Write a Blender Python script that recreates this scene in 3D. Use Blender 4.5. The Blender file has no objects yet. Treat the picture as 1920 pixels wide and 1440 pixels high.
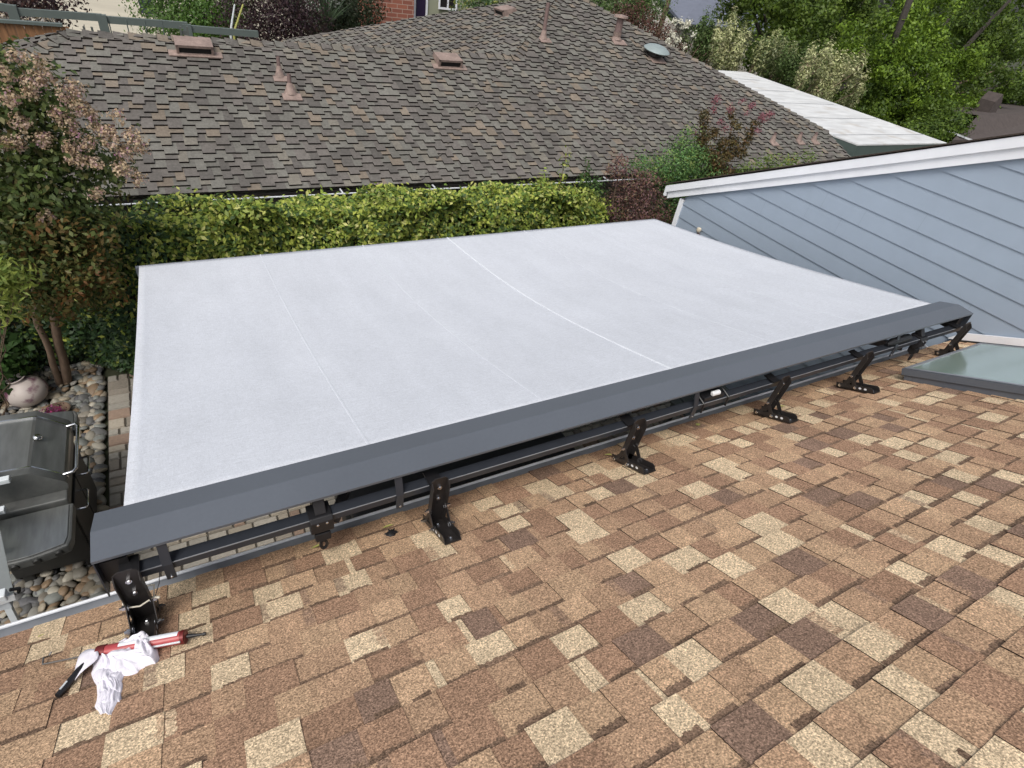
import bpy, math, random
import numpy as np
from mathutils import Vector, Matrix, noise
R = math.radians
rnd = random.Random(7)
scene = bpy.context.scene
# ------------------------------------------------------------------ camera
CAM = Vector((0.0, 0.0, 4.9))
RM = Matrix(((0.8721685, 0.1992689, -0.44678184), (-0.46967954, 0.59653035, -0.65080924), (0.13683289, 0.77745961, 0.61386751)))
cd = bpy.data.cameras.new('camera'); cam = bpy.data.objects.new('camera', cd)
scene.collection.objects.link(cam); scene.camera = cam
cam.matrix_world = Matrix.Translation(CAM) @ RM.to_4x4()
cd.sensor_width = 36; cd.lens = 36 * 1065 / 1920; cd.clip_start = 0.05; cd.clip_end = 600
# ------------------------------------------------------------------ light
SUN_EL, SUN_AZ = 56, 228          # azimuth clockwise from +Y
w = bpy.data.worlds.new('World'); scene.world = w; w.use_nodes = True
nt = w.node_tree; nt.nodes.clear()
sky = nt.nodes.new('ShaderNodeTexSky'); sky.sky_type = 'NISHITA'; sky.sun_disc = False
sky.sun_elevation = R(SUN_EL); sky.sun_rotation = R(SUN_AZ); sky.air_density = 1.0; sky.dust_density = 4.5; sky.ozone_density = 1.0
hs = nt.nodes.new('ShaderNodeHueSaturation'); hs.inputs['Saturation'].default_value = 0.42
bg = nt.nodes.new('ShaderNodeBackground'); bg.inputs[1].default_value = 0.13
wo = nt.nodes.new('ShaderNodeOutputWorld')
nt.links.new(sky.outputs[0], hs.inputs['Color']); nt.links.new(hs.outputs[0], bg.inputs[0]); nt.links.new(bg.outputs[0], wo.inputs[0])
sd = bpy.data.lights.new('sun', 'SUN'); sd.energy = 1.5; sd.angle = R(26); sd.color = (1.0, 0.96, 0.9)
so = bpy.data.objects.new('sun', sd); scene.collection.objects.link(so)
sv = Vector((math.sin(R(SUN_AZ)) * math.cos(R(SUN_EL)), math.cos(R(SUN_AZ)) * math.cos(R(SUN_EL)), math.sin(R(SUN_EL))))
so.rotation_euler = sv.to_track_quat('Z', 'Y').to_euler(); so.location = (0, -5, 20)
scene.view_settings.view_transform = 'Standard'; scene.view_settings.look = 'None'
scene.view_settings.exposure = 0.20; scene.view_settings.gamma = 1.0
scene.render.resolution_x = 1024; scene.render.resolution_y = 768
# ------------------------------------------------------------------ survey helpers: photo sightline met with a real plane
def ray(x, y): return (RM @ Vector((x - 960, -(y - 720), -1065))).normalized()
def atz(x, y, z): d = ray(x, y); return CAM + d * ((z - CAM.z) / d.z)
def aty(x, y, Y): d = ray(x, y); return CAM + d * (Y / d.y)
def atx(x, y, X): d = ray(x, y); return CAM + d * (X / d.x)
def atp(x, y, p, n): d = ray(x, y); return CAM + d * ((Vector(p) - CAM).dot(n) / d.dot(n))
# ------------------------------------------------------------------ object helpers
C = scene.collection
WL = {}
def tag(o, label=None, cat=None, group=None, kind=None):
    if label: o['label'] = label
    if cat: o['category'] = cat
    if group: o['group'] = group
    if kind: o['kind'] = kind
    return o
def thing(name, label, cat, loc=(0, 0, 0), rz=0, group=None):
    o = bpy.data.objects.new(name, None); C.objects.link(o); o.empty_display_size = 0.1
    o.location = loc; o.rotation_euler = (0, 0, rz); WL[o] = Vector(loc)
    return tag(o, label, cat, group)
def link(name, me, parent=None, local=False, mats=()):
    o = bpy.data.objects.new(name, me); C.objects.link(o)
    for m in mats: me.materials.append(m)
    if parent is not None:
        o.parent = parent; pl = WL[parent]
        if local: WL[o] = pl.copy()
        else: o.location = -pl; WL[o] = Vector((0, 0, 0))
    else:
        n = len(me.vertices); co = np.empty(n * 3); me.vertices.foreach_get('co', co); co = co.reshape(-1, 3)
        c = (co.min(0) + co.max(0)) / 2; c[2] = co[:, 2].min(); co -= c; me.vertices.foreach_set('co', co.ravel()); me.update()
        o.location = c; WL[o] = Vector(c)
    return o
class MB:
    def __init__(s): s.v = []; s.f = []; s.c = []; s.m = []
    def add(s, vs, fs, col=None, mi=0):
        b = len(s.v); s.v += [tuple(p) for p in vs]
        for f in fs: s.f.append(tuple(i + b for i in f)); s.c.append(col); s.m.append(mi)
        return s
    def box(s, a, b, M=None, col=None, mi=0):
        x0, y0, z0 = a; x1, y1, z1 = b
        vs = [Vector(p) for p in ((x0, y0, z0), (x1, y0, z0), (x1, y1, z0), (x0, y1, z0), (x0, y0, z1), (x1, y0, z1), (x1, y1, z1), (x0, y1, z1))]
        if M is not None: vs = [M @ p for p in vs]
        return s.add(vs, ((0, 3, 2, 1), (4, 5, 6, 7), (0, 1, 5, 4), (1, 2, 6, 5), (2, 3, 7, 6), (3, 0, 4, 7)), col, mi)
    def prism(s, poly, ax, a, b, col=None, mi=0, M=None):   # polygon in the two other axes, extruded along ax
        def P(p, t): return {0: (t, p[0], p[1]), 1: (p[0], t, p[1]), 2: (p[0], p[1], t)}[ax]
        n = len(poly); vs = [Vector(P(p, a)) for p in poly] + [Vector(P(p, b)) for p in poly]
        if M is not None: vs = [M @ p for p in vs]
        fs = [tuple(range(n - 1, -1, -1)), tuple(range(n, 2 * n))] + [(i, (i + 1) % n, n + (i + 1) % n, n + i) for i in range(n)]
        return s.add(vs, fs, col, mi)
    def tube(s, pts, r, n=8, cap=True, col=None, mi=0):
        pts = [Vector(p) for p in pts]; rs = r if hasattr(r, '__len__') else [r] * len(pts); vs = []; up = None
        for i, p in enumerate(pts):
            d = (pts[min(i + 1, len(pts) - 1)] - pts[max(i - 1, 0)]).normalized()
            if up is None: up = d.orthogonal().normalized()
            up = (up - d * up.dot(d)).normalized(); sd_ = d.cross(up)
            for k in range(n):
                a = 2 * math.pi * k / n; vs.append(p + (up * math.cos(a) + sd_ * math.sin(a)) * rs[i])
        fs = []
        for i in range(len(pts) - 1):
            for k in range(n):
                k2 = (k + 1) % n; fs.append((i * n + k, i * n + k2, (i + 1) * n + k2, (i + 1) * n + k))
        if cap: fs += [tuple(range(n - 1, -1, -1)), tuple((len(pts) - 1) * n + k for k in range(n))]
        return s.add(vs, fs, col, mi)
    def lathe(s, prof, o=(0, 0, 0), M=None, n=20, col=None, mi=0):
        vs = []
        for r, z in prof:
            for k in range(n):
                a = 2 * math.pi * k / n; p = Vector((r * math.cos(a), r * math.sin(a), z))
                if M is not None: p = M @ p
                vs.append(p + Vector(o))
        fs = [(i * n + k, i * n + (k + 1) % n, (i + 1) * n + (k + 1) % n, (i + 1) * n + k) for i in range(len(prof) - 1) for k in range(n)]
        return s.add(vs, fs, col, mi)
    def build(s, name, mat, parent=None, local=False, smooth=False, bevel=0):
        me = bpy.data.meshes.new(name); me.from_pydata([tuple(p) for p in s.v], [], s.f); 
        if any(c is not None for c in s.c):
            ca = me.color_attributes.new('tint', 'FLOAT_COLOR', 'CORNER'); arr = []
            for f, c in zip(s.f, s.c):
                c = c or (1, 1, 1); arr += [c[0], c[1], c[2], 1.0] * len(f)
            ca.data.foreach_set('color', arr)
        mats = mat if isinstance(mat, (list, tuple)) else [mat]
        o = link(name, me, parent, local, mats)
        if len(mats) > 1: me.polygons.foreach_set('material_index', s.m)
        if smooth:
            me.polygons.foreach_set('use_smooth', [True] * len(s.f))
            try: me.set_sharp_from_angle(angle=R(40))
            except Exception: pass
        if bevel:
            m = o.modifiers.new('bevel', 'BEVEL'); m.width = bevel; m.segments = 2; m.limit_method = 'ANGLE'
        me.update(); return o
# ------------------------------------------------------------------ materials
def mat(name, col=(0.5, 0.5, 0.5), rough=0.6, metal=0.0, var=0.12, scale=8, bump=0.0, bscale=60, attr=False, spec=0.5, var2=0.0, scale2=1.5, stretch=None, trans=0.0, alpha=1.0, coat=0):
    m = bpy.data.materials.new(name); m.use_nodes = True; t = m.node_tree; N = t.nodes; L = t.links
    b = N['Principled BSDF']; b.inputs['Roughness'].default_value = rough; b.inputs['Metallic'].default_value = metal
    b.inputs['Specular IOR Level'].default_value = spec
    if coat: b.inputs['Coat Weight'].default_value = coat
    tc = N.new('ShaderNodeTexCoord'); src = tc.outputs['Object']
    if stretch:
        mp = N.new('ShaderNodeMapping'); mp.inputs['Scale'].default_value = stretch; L.new(src, mp.inputs[0]); src = mp.outputs[0]
    if attr: a = N.new('ShaderNodeAttribute'); a.attribute_name = 'tint'; c0 = a.outputs['Color']
    else: a = N.new('ShaderNodeRGB'); a.outputs[0].default_value = (*col, 1); c0 = a.outputs[0]
    def vary(c0, sc, am):
        n = N.new('ShaderNodeTexNoise'); n.inputs['Scale'].default_value = sc; n.inputs['Detail'].default_value = 5; L.new(src, n.inputs['Vector'])
        r = N.new('ShaderNodeMapRange'); r.inputs['From Min'].default_value = 0.28; r.inputs['From Max'].default_value = 0.72
        r.inputs['To Min'].default_value = 1 - am; r.inputs['To Max'].default_value = 1 + am; L.new(n.outputs['Fac'], r.inputs['Value'])
        v = N.new('ShaderNodeVectorMath'); v.operation = 'SCALE'; L.new(c0, v.inputs[0]); L.new(r.outputs[0], v.inputs['Scale']); return v.outputs[0]
    if var: c0 = vary(c0, scale, var)
    if var2: c0 = vary(c0, scale2, var2)
    L.new(c0, b.inputs['Base Color'])
    if bump:
        n = N.new('ShaderNodeTexNoise'); n.inputs['Scale'].default_value = bscale; n.inputs['Detail'].default_value = 4; L.new(src, n.inputs['Vector'])
        bp = N.new('ShaderNodeBump'); bp.inputs['Strength'].default_value = bump; bp.inputs['Distance'].default_value = 0.01; L.new(n.outputs['Fac'], bp.inputs['Height']); L.new(bp.outputs[0], b.inputs['Normal'])
    if trans:
        ts = N.new('ShaderNodeBsdfTranslucent'); L.new(c0, ts.inputs['Color']); mx = N.new('ShaderNodeMixShader'); mx.inputs[0].default_value = trans
        L.new(b.outputs[0], mx.inputs[1]); L.new(ts.outputs[0], mx.inputs[2]); L.new(mx.outputs[0], N['Material Output'].inputs['Surface'])
    m['b'] = 1
    return m
def granule_mat(name, scale, amt, scale_b, amt_b, bump):
    """mineral granules: per-tab tint times two sizes of speckle"""
    m = bpy.data.materials.new(name); m.use_nodes = True; t = m.node_tree; N = t.nodes; L = t.links; b = N['Principled BSDF']
    b.inputs['Roughness'].default_value = 0.95; b.inputs['Specular IOR Level'].default_value = 0.15
    tc = N.new('ShaderNodeTexCoord'); a = N.new('ShaderNodeAttribute'); a.attribute_name = 'tint'; c0 = a.outputs['Color']
    for sc, am, kind in ((scale, amt, 'v'), (scale_b, amt_b, 'n'), (1.3, 0.10, 'n'), (14, 0.07, 'n')):
        if kind == 'v':
            n = N.new('ShaderNodeTexVoronoi'); n.inputs['Scale'].default_value = sc; L.new(tc.outputs['Object'], n.inputs['Vector'])
            bw = N.new('ShaderNodeSeparateColor'); L.new(n.outputs['Color'], bw.inputs[0]); f = bw.outputs[0]; lo, hi = 0, 1
        else:
            n = N.new('ShaderNodeTexNoise'); n.inputs['Scale'].default_value = sc; n.inputs['Detail'].default_value = 3; L.new(tc.outputs['Object'], n.inputs['Vector']); f = n.outputs['Fac']; lo, hi = 0.3, 0.7
        r = N.new('ShaderNodeMapRange'); r.inputs['From Min'].default_value = lo; r.inputs['From Max'].default_value = hi
        r.inputs['To Min'].default_value = 1 - am; r.inputs['To Max'].default_value = 1 + am; L.new(f, r.inputs['Value'])
        v = N.new('ShaderNodeVectorMath'); v.operation = 'SCALE'; L.new(c0, v.inputs[0]); L.new(r.outputs[0], v.inputs['Scale']); c0 = v.outputs[0]
    L.new(c0, b.inputs['Base Color'])
    n = N.new('ShaderNodeTexNoise'); n.inputs['Scale'].default_value = scale * 0.8; L.new(tc.outputs['Object'], n.inputs['Vector'])
    bp = N.new('ShaderNodeBump'); bp.inputs['Strength'].default_value = bump; bp.inputs['Distance'].default_value = 0.003; L.new(n.outputs['Fac'], bp.inputs['Height']); L.new(bp.outputs[0], b.inputs['Normal'])
    return m
M = {}
M['near_shingle'] = granule_mat('tan_shingle', 240, 0.42, 150, 0.42, 0.8)
M['far_shingle'] = granule_mat('grey_brown_shingle', 160, 0.12, 30, 0.14, 0.3)
M['cover'] = mat('grey_powder_coat', (0.102, 0.115, 0.136), 0.42, 0, 0.03, 60, 0.05, 500, var2=0.05, scale2=2)
M['dark_metal'] = mat('dark_bronze_metal', (0.035, 0.031, 0.03), 0.38, 0.3, 0.15, 20)
M['bar_metal'] = mat('anthracite_tube', (0.036, 0.041, 0.052), 0.4, 0.2, 0.1, 12)
M['black'] = mat('black_plastic', (0.012, 0.012, 0.014), 0.45, 0, 0.1, 20)
M['chrome'] = mat('zinc_bolt', (0.75, 0.76, 0.78), 0.22, 1.0, 0.05, 40)
M['stainless'] = mat('brushed_stainless', (0.36, 0.37, 0.36), 0.32, 0.9, 0.10, 4, 0.04, 90, var2=0.12, scale2=5, stretch=(6, 1, 6))
M['lid_steel'] = mat('dull_lid_steel', (0.26, 0.265, 0.255), 0.38, 0.75, 0.12, 4, 0.05, 120, var2=0.16, scale2=3, stretch=(5, 1, 5))
M['grill_grey'] = mat('grey_enamel_lid', (0.12, 0.125, 0.12), 0.45, 0.3, 0.12, 6, var2=0.1, scale2=25)
M['grill_dark'] = mat('dark_grill_cabinet', (0.035, 0.035, 0.033), 0.5, 0.2, 0.12, 6)
M['gutter'] = mat('galvanised_grey', (0.26, 0.275, 0.30), 0.5, 0.15, 0.10, 14, 0.1, 40, var2=0.15, scale2=3)
M['gutter_lip'] = mat('pale_gutter_edge', (0.72, 0.74, 0.77), 0.4, 0.0, 0.08, 20)
M['siding'] = mat('pale_blue_siding_paint', (0.315, 0.38, 0.465), 0.55, 0, 0.025, 6, 0.10, 25, var2=0.03, scale2=1.2)
M['joint_line'] = mat('painted_over_joint', (0.27, 0.32, 0.39), 0.6, 0, 0.05, 10)
M['white_paint'] = mat('white_trim_paint', (0.84, 0.86, 0.90), 0.5, 0, 0.02, 10, 0.05, 30, var2=0.04, scale2=2)
M['white_roofing'] = mat('white_roof_membrane', (0.62, 0.63, 0.63), 0.7, 0, 0.03, 12, 0.05, 20, var2=0.16, scale2=1.3, stretch=(1, 3.2, 1))
M['green_fascia'] = mat('grey_green_fascia_paint', (0.085, 0.115, 0.105), 0.55, 0, 0.06, 8)
M['copper'] = mat('dull_copper_flashing', (0.27, 0.20, 0.172), 0.7, 0.05, 0.2, 30, var2=0.22, scale2=7)
M['rust'] = mat('brown_vent_pipe', (0.19, 0.13, 0.12), 0.6, 0.1, 0.15, 25)
M['dark'] = mat('dark_opening', (0.006, 0.005, 0.005), 0.9, 0, 0.1, 8)
M['verdigris'] = mat('grey_green_dome', (0.30, 0.36, 0.36), 0.45, 0.2, 0.05, 10)
M['stucco'] = mat('olive_grey_house_wall', (0.32, 0.33, 0.24), 0.85, 0, 0.06, 5, stretch=(9, 9, 0.6))
M['house_wall'] = mat('cream_house_wall', (0.5, 0.47, 0.42), 0.85, 0, 0.05, 4)
M['concrete'] = mat('driveway_concrete', (0.47, 0.43, 0.34), 0.9, 0, 0.05, 3, 0.1, 20, var2=0.18, scale2=0.35, stretch=(0.5, 1.4, 1))
M['soil'] = mat('dark_garden_soil', (0.045, 0.05, 0.025), 0.95, 0, 0.25, 5, 0.4, 10)
M['joint'] = mat('paver_joint_sand', (0.10, 0.09, 0.075), 0.95, 0, 0.2, 20)
M['paver'] = mat('tumbled_paver', rough=0.9, attr=True, var=0.12, scale=35, bump=0.3, bscale=60)
M['stone'] = mat('river_stone', rough=0.6, attr=True, var=0.10, scale=30, bump=0.06, bscale=50, var2=0.08, scale2=9)
M['bark'] = mat('brown_bark', (0.14, 0.095, 0.065), 0.9, 0, 0.25, 25, 0.5, 40, stretch=(1, 1, 0.25))
M['grey_bark'] = mat('grey_bark', (0.045, 0.038, 0.032), 0.9, 0, 0.25, 15, 0.5, 30)
M['leaf'] = mat('leaf', rough=0.5, attr=True, var=0.10, scale=3, spec=0.35, trans=0.28)
M['petal'] = mat('petal', rough=0.8, attr=True, var=0.08, scale=9, spec=0.1, trans=0.3)
M['core'] = mat('dark_core_and_stems', (0.018, 0.02, 0.010), 0.95, 0, 0.3, 12, 0.5, 12)  # for the light-blocking boxes in the hedge, and for flower stems
M['wood_fence'] = mat('orange_brown_cedar', (0.24, 0.12, 0.055), 0.8, 0, 0.4, 4, stretch=(6, 6, 0.5))
M['rail'] = mat('grey_green_rail_paint', (0.11, 0.135, 0.125), 0.6, 0, 0.06, 6)
M['bin'] = mat('navy_plastic', (0.018, 0.026, 0.055), 0.5, 0, 0.05, 8)
M['brick'] = None
M['cloth'] = mat('white_cotton_rag', (0.80, 0.77, 0.84), 0.9, 0, 0.05, 14, 0.15, 300, var2=0.06, scale2=30)
M['red'] = mat('red_tube_plastic', (0.42, 0.06, 0.065), 0.35, 0, 0.12, 30)
M['aluminium'] = mat('ladder_aluminium', (0.55, 0.58, 0.58), 0.4, 0.5, 0.05, 12)
M['pale_grey'] = mat('pale_grey_plastic', (0.62, 0.66, 0.68), 0.5, 0, 0.03, 10)
M['ceramic'] = mat('stained_stoneware', (0.42, 0.37, 0.34), 0.55, 0, 0.08, 10)
M['bulb'] = mat('cream_lamp_head', (0.65, 0.58, 0.45), 0.4, 0, 0.05, 10)
M['tie'] = mat('cream_cable_tie', (0.62, 0.58, 0.48), 0.5, 0, 0.05, 10)
M['solar'] = mat('slate_blue_roof', (0.15, 0.165, 0.21), 0.5, 0, 0.08, 3)
M['purple_door'] = mat('dark_purple_door', (0.025, 0.012, 0.05), 0.5, 0, 0.1, 5)
M['dark_roof'] = mat('dark_brown_far_roof', (0.075, 0.06, 0.055), 0.9, 0, 0.18, 6)
M['plank'] = mat('weathered_grey_deck', (0.10, 0.11, 0.10), 0.7, 0, 0.1, 8)
def blotch(m, col, scale, lo, hi):      # stains with a shape of their own
    t = m.node_tree; N = t.nodes; L = t.links; b = N['Principled BSDF']; c = b.inputs['Base Color'].links[0].from_socket
    tc = N.new('ShaderNodeTexCoord'); n = N.new('ShaderNodeTexNoise'); n.inputs['Scale'].default_value = scale; n.inputs['Detail'].default_value = 6; L.new(tc.outputs['Object'], n.inputs['Vector'])
    r = N.new('ShaderNodeMapRange'); r.inputs['From Min'].default_value = lo; r.inputs['From Max'].default_value = hi; L.new(n.outputs['Fac'], r.inputs['Value'])
    mx = N.new('ShaderNodeMix'); mx.data_type = 'RGBA'; L.new(r.outputs[0], mx.inputs[0]); L.new(c, mx.inputs[6]); mx.inputs[7].default_value = (*col, 1)
    L.new(mx.outputs[2], b.inputs['Base Color'])
blotch(M['ceramic'], (0.13, 0.05, 0.08), 7, 0.5, 0.62)
blotch(M['white_roofing'], (0.50, 0.47, 0.43), 1.8, 0.55, 0.75)
blotch(M['grill_grey'], (0.20, 0.20, 0.19), 5, 0.5, 0.8)
def brick_mat():
    m = bpy.data.materials.new('red_brick'); m.use_nodes = True; t = m.node_tree; N = t.nodes; L = t.links; b = N['Principled BSDF']; b.inputs['Roughness'].default_value = 0.9
    tc = N.new('ShaderNodeTexCoord'); mp = N.new('ShaderNodeMapping'); mp.inputs['Rotation'].default_value = (R(90), 0, 0); L.new(tc.outputs['Object'], mp.inputs[0])
    br = N.new('ShaderNodeTexBrick'); br.inputs['Scale'].default_value = 1.0; br.inputs['Brick Width'].default_value = 0.42; br.inputs['Row Height'].default_value = 0.15; br.inputs['Mortar Size'].default_value = 0.012
    br.inputs['Color1'].default_value = (0.34, 0.12, 0.075, 1); br.inputs['Color2'].default_value = (0.24, 0.085, 0.06, 1); br.inputs['Mortar'].default_value = (0.42, 0.30, 0.24, 1)
    L.new(mp.outputs[0], br.inputs['Vector']); L.new(br.outputs['Color'], b.inputs['Base Color']); return m
M['brick'] = brick_mat()
def fabric_mat():
    m = bpy.data.materials.new('pale_grey_woven_fabric'); m.use_nodes = True; t = m.node_tree; N = t.nodes; L = t.links; b = N['Principled BSDF']
    b.inputs['Roughness'].default_value = 0.9; b.inputs['Specular IOR Level'].default_value = 0.1
    tc = N.new('ShaderNodeTexCoord'); prev = None
    for sc, am in (((20, 420, 20), 0.10), ((420, 20, 420), 0.10), ((2, 2, 2), 0.025), ((8, 0.8, 8), 0.025), ((130, 14, 130), 0.05), ((0.7, 0.7, 0.7), 0.02)):
        mp = N.new('ShaderNodeMapping'); mp.inputs['Scale'].default_value = sc; L.new(tc.outputs['Object'], mp.inputs[0])
        n = N.new('ShaderNodeTexNoise'); n.inputs['Scale'].default_value = 1; n.inputs['Detail'].default_value = 3; L.new(mp.outputs[0], n.inputs['Vector'])
        r = N.new('ShaderNodeMapRange'); r.inputs['From Min'].default_value = 0.3; r.inputs['From Max'].default_value = 0.7; r.inputs['To Min'].default_value = 1 - am; r.inputs['To Max'].default_value = 1 + am
        L.new(n.outputs['Fac'], r.inputs['Value'])
        if prev is None: prev = r.outputs[0]
        else:
            q = N.new('ShaderNodeMath'); q.operation = 'MULTIPLY'; L.new(prev, q.inputs[0]); L.new(r.outputs[0], q.inputs[1]); prev = q.outputs[0]
    v = N.new('ShaderNodeVectorMath'); v.operation = 'SCALE'; v.inputs[0].default_value = (0.565, 0.59, 0.638); L.new(prev, v.inputs['Scale']); L.new(v.outputs[0], b.inputs['Base Color'])
    return m
M['fabric'] = fabric_mat()
M['seam'] = mat('doubled_fabric_hem', (0.68, 0.71, 0.75), 0.9, 0, 0.06, 30, spec=0.1)
M['seam2'] = mat('glued_fabric_lap', (0.59, 0.615, 0.665), 0.9, 0, 0.06, 60, spec=0.1)
def glass_mat():
    m = bpy.data.materials.new('pale_green_skylight_glass'); m.use_nodes = True; b = m.node_tree.nodes['Principled BSDF']
    b.inputs['Base Color'].default_value = (0.46, 0.60, 0.51, 1); b.inputs['Roughness'].default_value = 0.14; b.inputs['Transmission Weight'].default_value = 0.6; b.inputs['Specular IOR Level'].default_value = 0.3; b.inputs['IOR'].default_value = 1.45; return m
M['glass'] = glass_mat()
# ------------------------------------------------------------------ foliage
def leaf_mesh(pos, nrm, size, cols, rs, aspect=0.5, droop=None):
    """one four-cornered pointed leaf per position"""
    n = len(pos); nrm = nrm / (np.linalg.norm(nrm, axis=1, keepdims=True) + 1e-9)
    t = rs.normal(size=(n, 3)); t -= nrm * (t * nrm).sum(1, keepdims=True); t /= (np.linalg.norm(t, axis=1, keepdims=True) + 1e-9)
    if droop is not None: t = t + droop; t /= np.linalg.norm(t, axis=1, keepdims=True)
    s = np.cross(nrm, t); s /= (np.linalg.norm(s, axis=1, keepdims=True) + 1e-9)
    L = (size * rs.uniform(0.65, 1.25, n))[:, None]; W = L * aspect * 0.5
    v = np.empty((n, 4, 3)); v[:, 0] = pos - t * L * 0.5; v[:, 1] = pos - t * L * 0.05 + s * W + nrm * L * 0.08; v[:, 2] = pos + t * L * 0.5; v[:, 3] = pos - t * L * 0.05 - s * W + nrm * L * 0.08
    me = bpy.data.meshes.new('leaves'); me.vertices.add(n * 4); me.vertices.foreach_set('co', v.ravel())
    me.loops.add(n * 4); me.loops.foreach_set('vertex_index', np.arange(n * 4, dtype=np.int32))
    me.polygons.add(n); me.polygons.foreach_set('loop_start', np.arange(0, n * 4, 4, dtype=np.int32)); me.polygons.foreach_set('loop_total', np.full(n, 4, dtype=np.int32))
    me.update(calc_edges=True)
    ca = me.color_attributes.new('tint', 'FLOAT_COLOR', 'CORNER'); c4 = np.ones((n, 4, 4)); c4[:, :, :3] = cols[:, None, :]; ca.data.foreach_set('color', c4.ravel())
    return me
def pick(pal, n, rs, jit=0.18):
    pal = np.array([p[:3] for p in pal]), np.array([p[3] for p in pal]); pr = pal[1] / pal[1].sum()
    c = pal[0][rs.choice(len(pr), n, p=pr)]; return c * rs.uniform(1 - jit, 1 + jit, (n, 1))
def lobes(blobs, K, f, seed):
    rs = np.random.RandomState(seed); out = []
    for b in blobs:
        for i in range(K):
            d = rs.normal(size=3); d /= np.linalg.norm(d); r = rs.uniform(0.45, 1.0); q = f * rs.uniform(0.7, 1.3)
            out.append((b[0] + d[0] * b[3] * r, b[1] + d[1] * b[4] * r, b[2] + d[2] * b[5] * r, q, q, q * 0.6))
    return out
def crown(name, parent, blobs, n, size, pal, seed, clump=0.12, k=14, aspect=0.5, up=0.35, shell=0.75, stretch=(1, 1, 1), mt='leaf', seedpal=None):
    """blobs: (x,y,z,rx,ry,rz); leaves in clumps spread through the blobs, denser to the outside"""
    rs = np.random.RandomState(seed); B = np.array(blobs, float); vol = B[:, 3] * B[:, 4] * B[:, 5]; vol = vol ** 0.7; nc = max(1, n // k)
    bi = rs.choice(len(B), nc, p=vol / vol.sum()); d = rs.normal(size=(nc, 3)); d /= np.linalg.norm(d, axis=1, keepdims=True)
    rad = rs.uniform(0, 1, nc) ** (1 / 3 * (1 - shell) + 0.08) * (1 + 0.16 * rs.normal(size=nc))
    cc = B[bi, :3] + d * rad[:, None] * B[bi, 3:6]
    li = np.repeat(np.arange(nc), k); m = len(li)
    off = rs.normal(size=(m, 3)) * clump * np.array(stretch); pos = cc[li] + off
    nr = d[li] * 0.6 + off / (clump + 1e-6) * 0.35 + rs.normal(size=(m, 3)) * 0.45 + np.array([0, 0, up])
    cl = pick(pal, nc, rs, 0.25)[li] * 0.6 + pick(pal, m, rs, 0.2) * 0.4
    me = leaf_mesh(pos, nr, size, cl, rs, aspect); me.name = name
    return link(name, me, parent, False, [M[mt]])
def limb(mb, a, b, r0, r1, wob=0.05, n=6, seg=7):
    a, b = Vector(a), Vector(b); pts = []
    for i in range(seg):
        t = i / (seg - 1); p = a.lerp(b, t); j = wob * math.sin(math.pi * t); pts.append(p + Vector((rnd.uniform(-j, j), rnd.uniform(-j, j), 0)))
    mb.tube(pts, [r0 + (r1 - r0) * i / (seg - 1) for i in range(seg)], n)
def plant(name, label, cat, base, blobs, n, size, pal, seed, trunk=(0.05, 0.02), bark='bark', group=None, lobe=None, **kw):
    t = thing(name, label, cat, base, 0, group); mb = MB()
    for i, b in enumerate(blobs[:7]):
        limb(mb, Vector(base) + Vector((rnd.uniform(-1, 1) * trunk[0], 0, 0)), Vector(base).lerp(Vector(b[:3]), 0.92), trunk[0], trunk[1], 0.1)
    mb.build('stem' if trunk[0] < 0.06 else 'trunk', M[bark], t, smooth=True)
    if lobe: blobs = lobes(blobs, lobe[0], lobe[1], seed + 500)
    crown('crown' if trunk[0] >= 0.06 else 'foliage', t, blobs, n, size, pal, seed, **kw); return t
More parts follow.
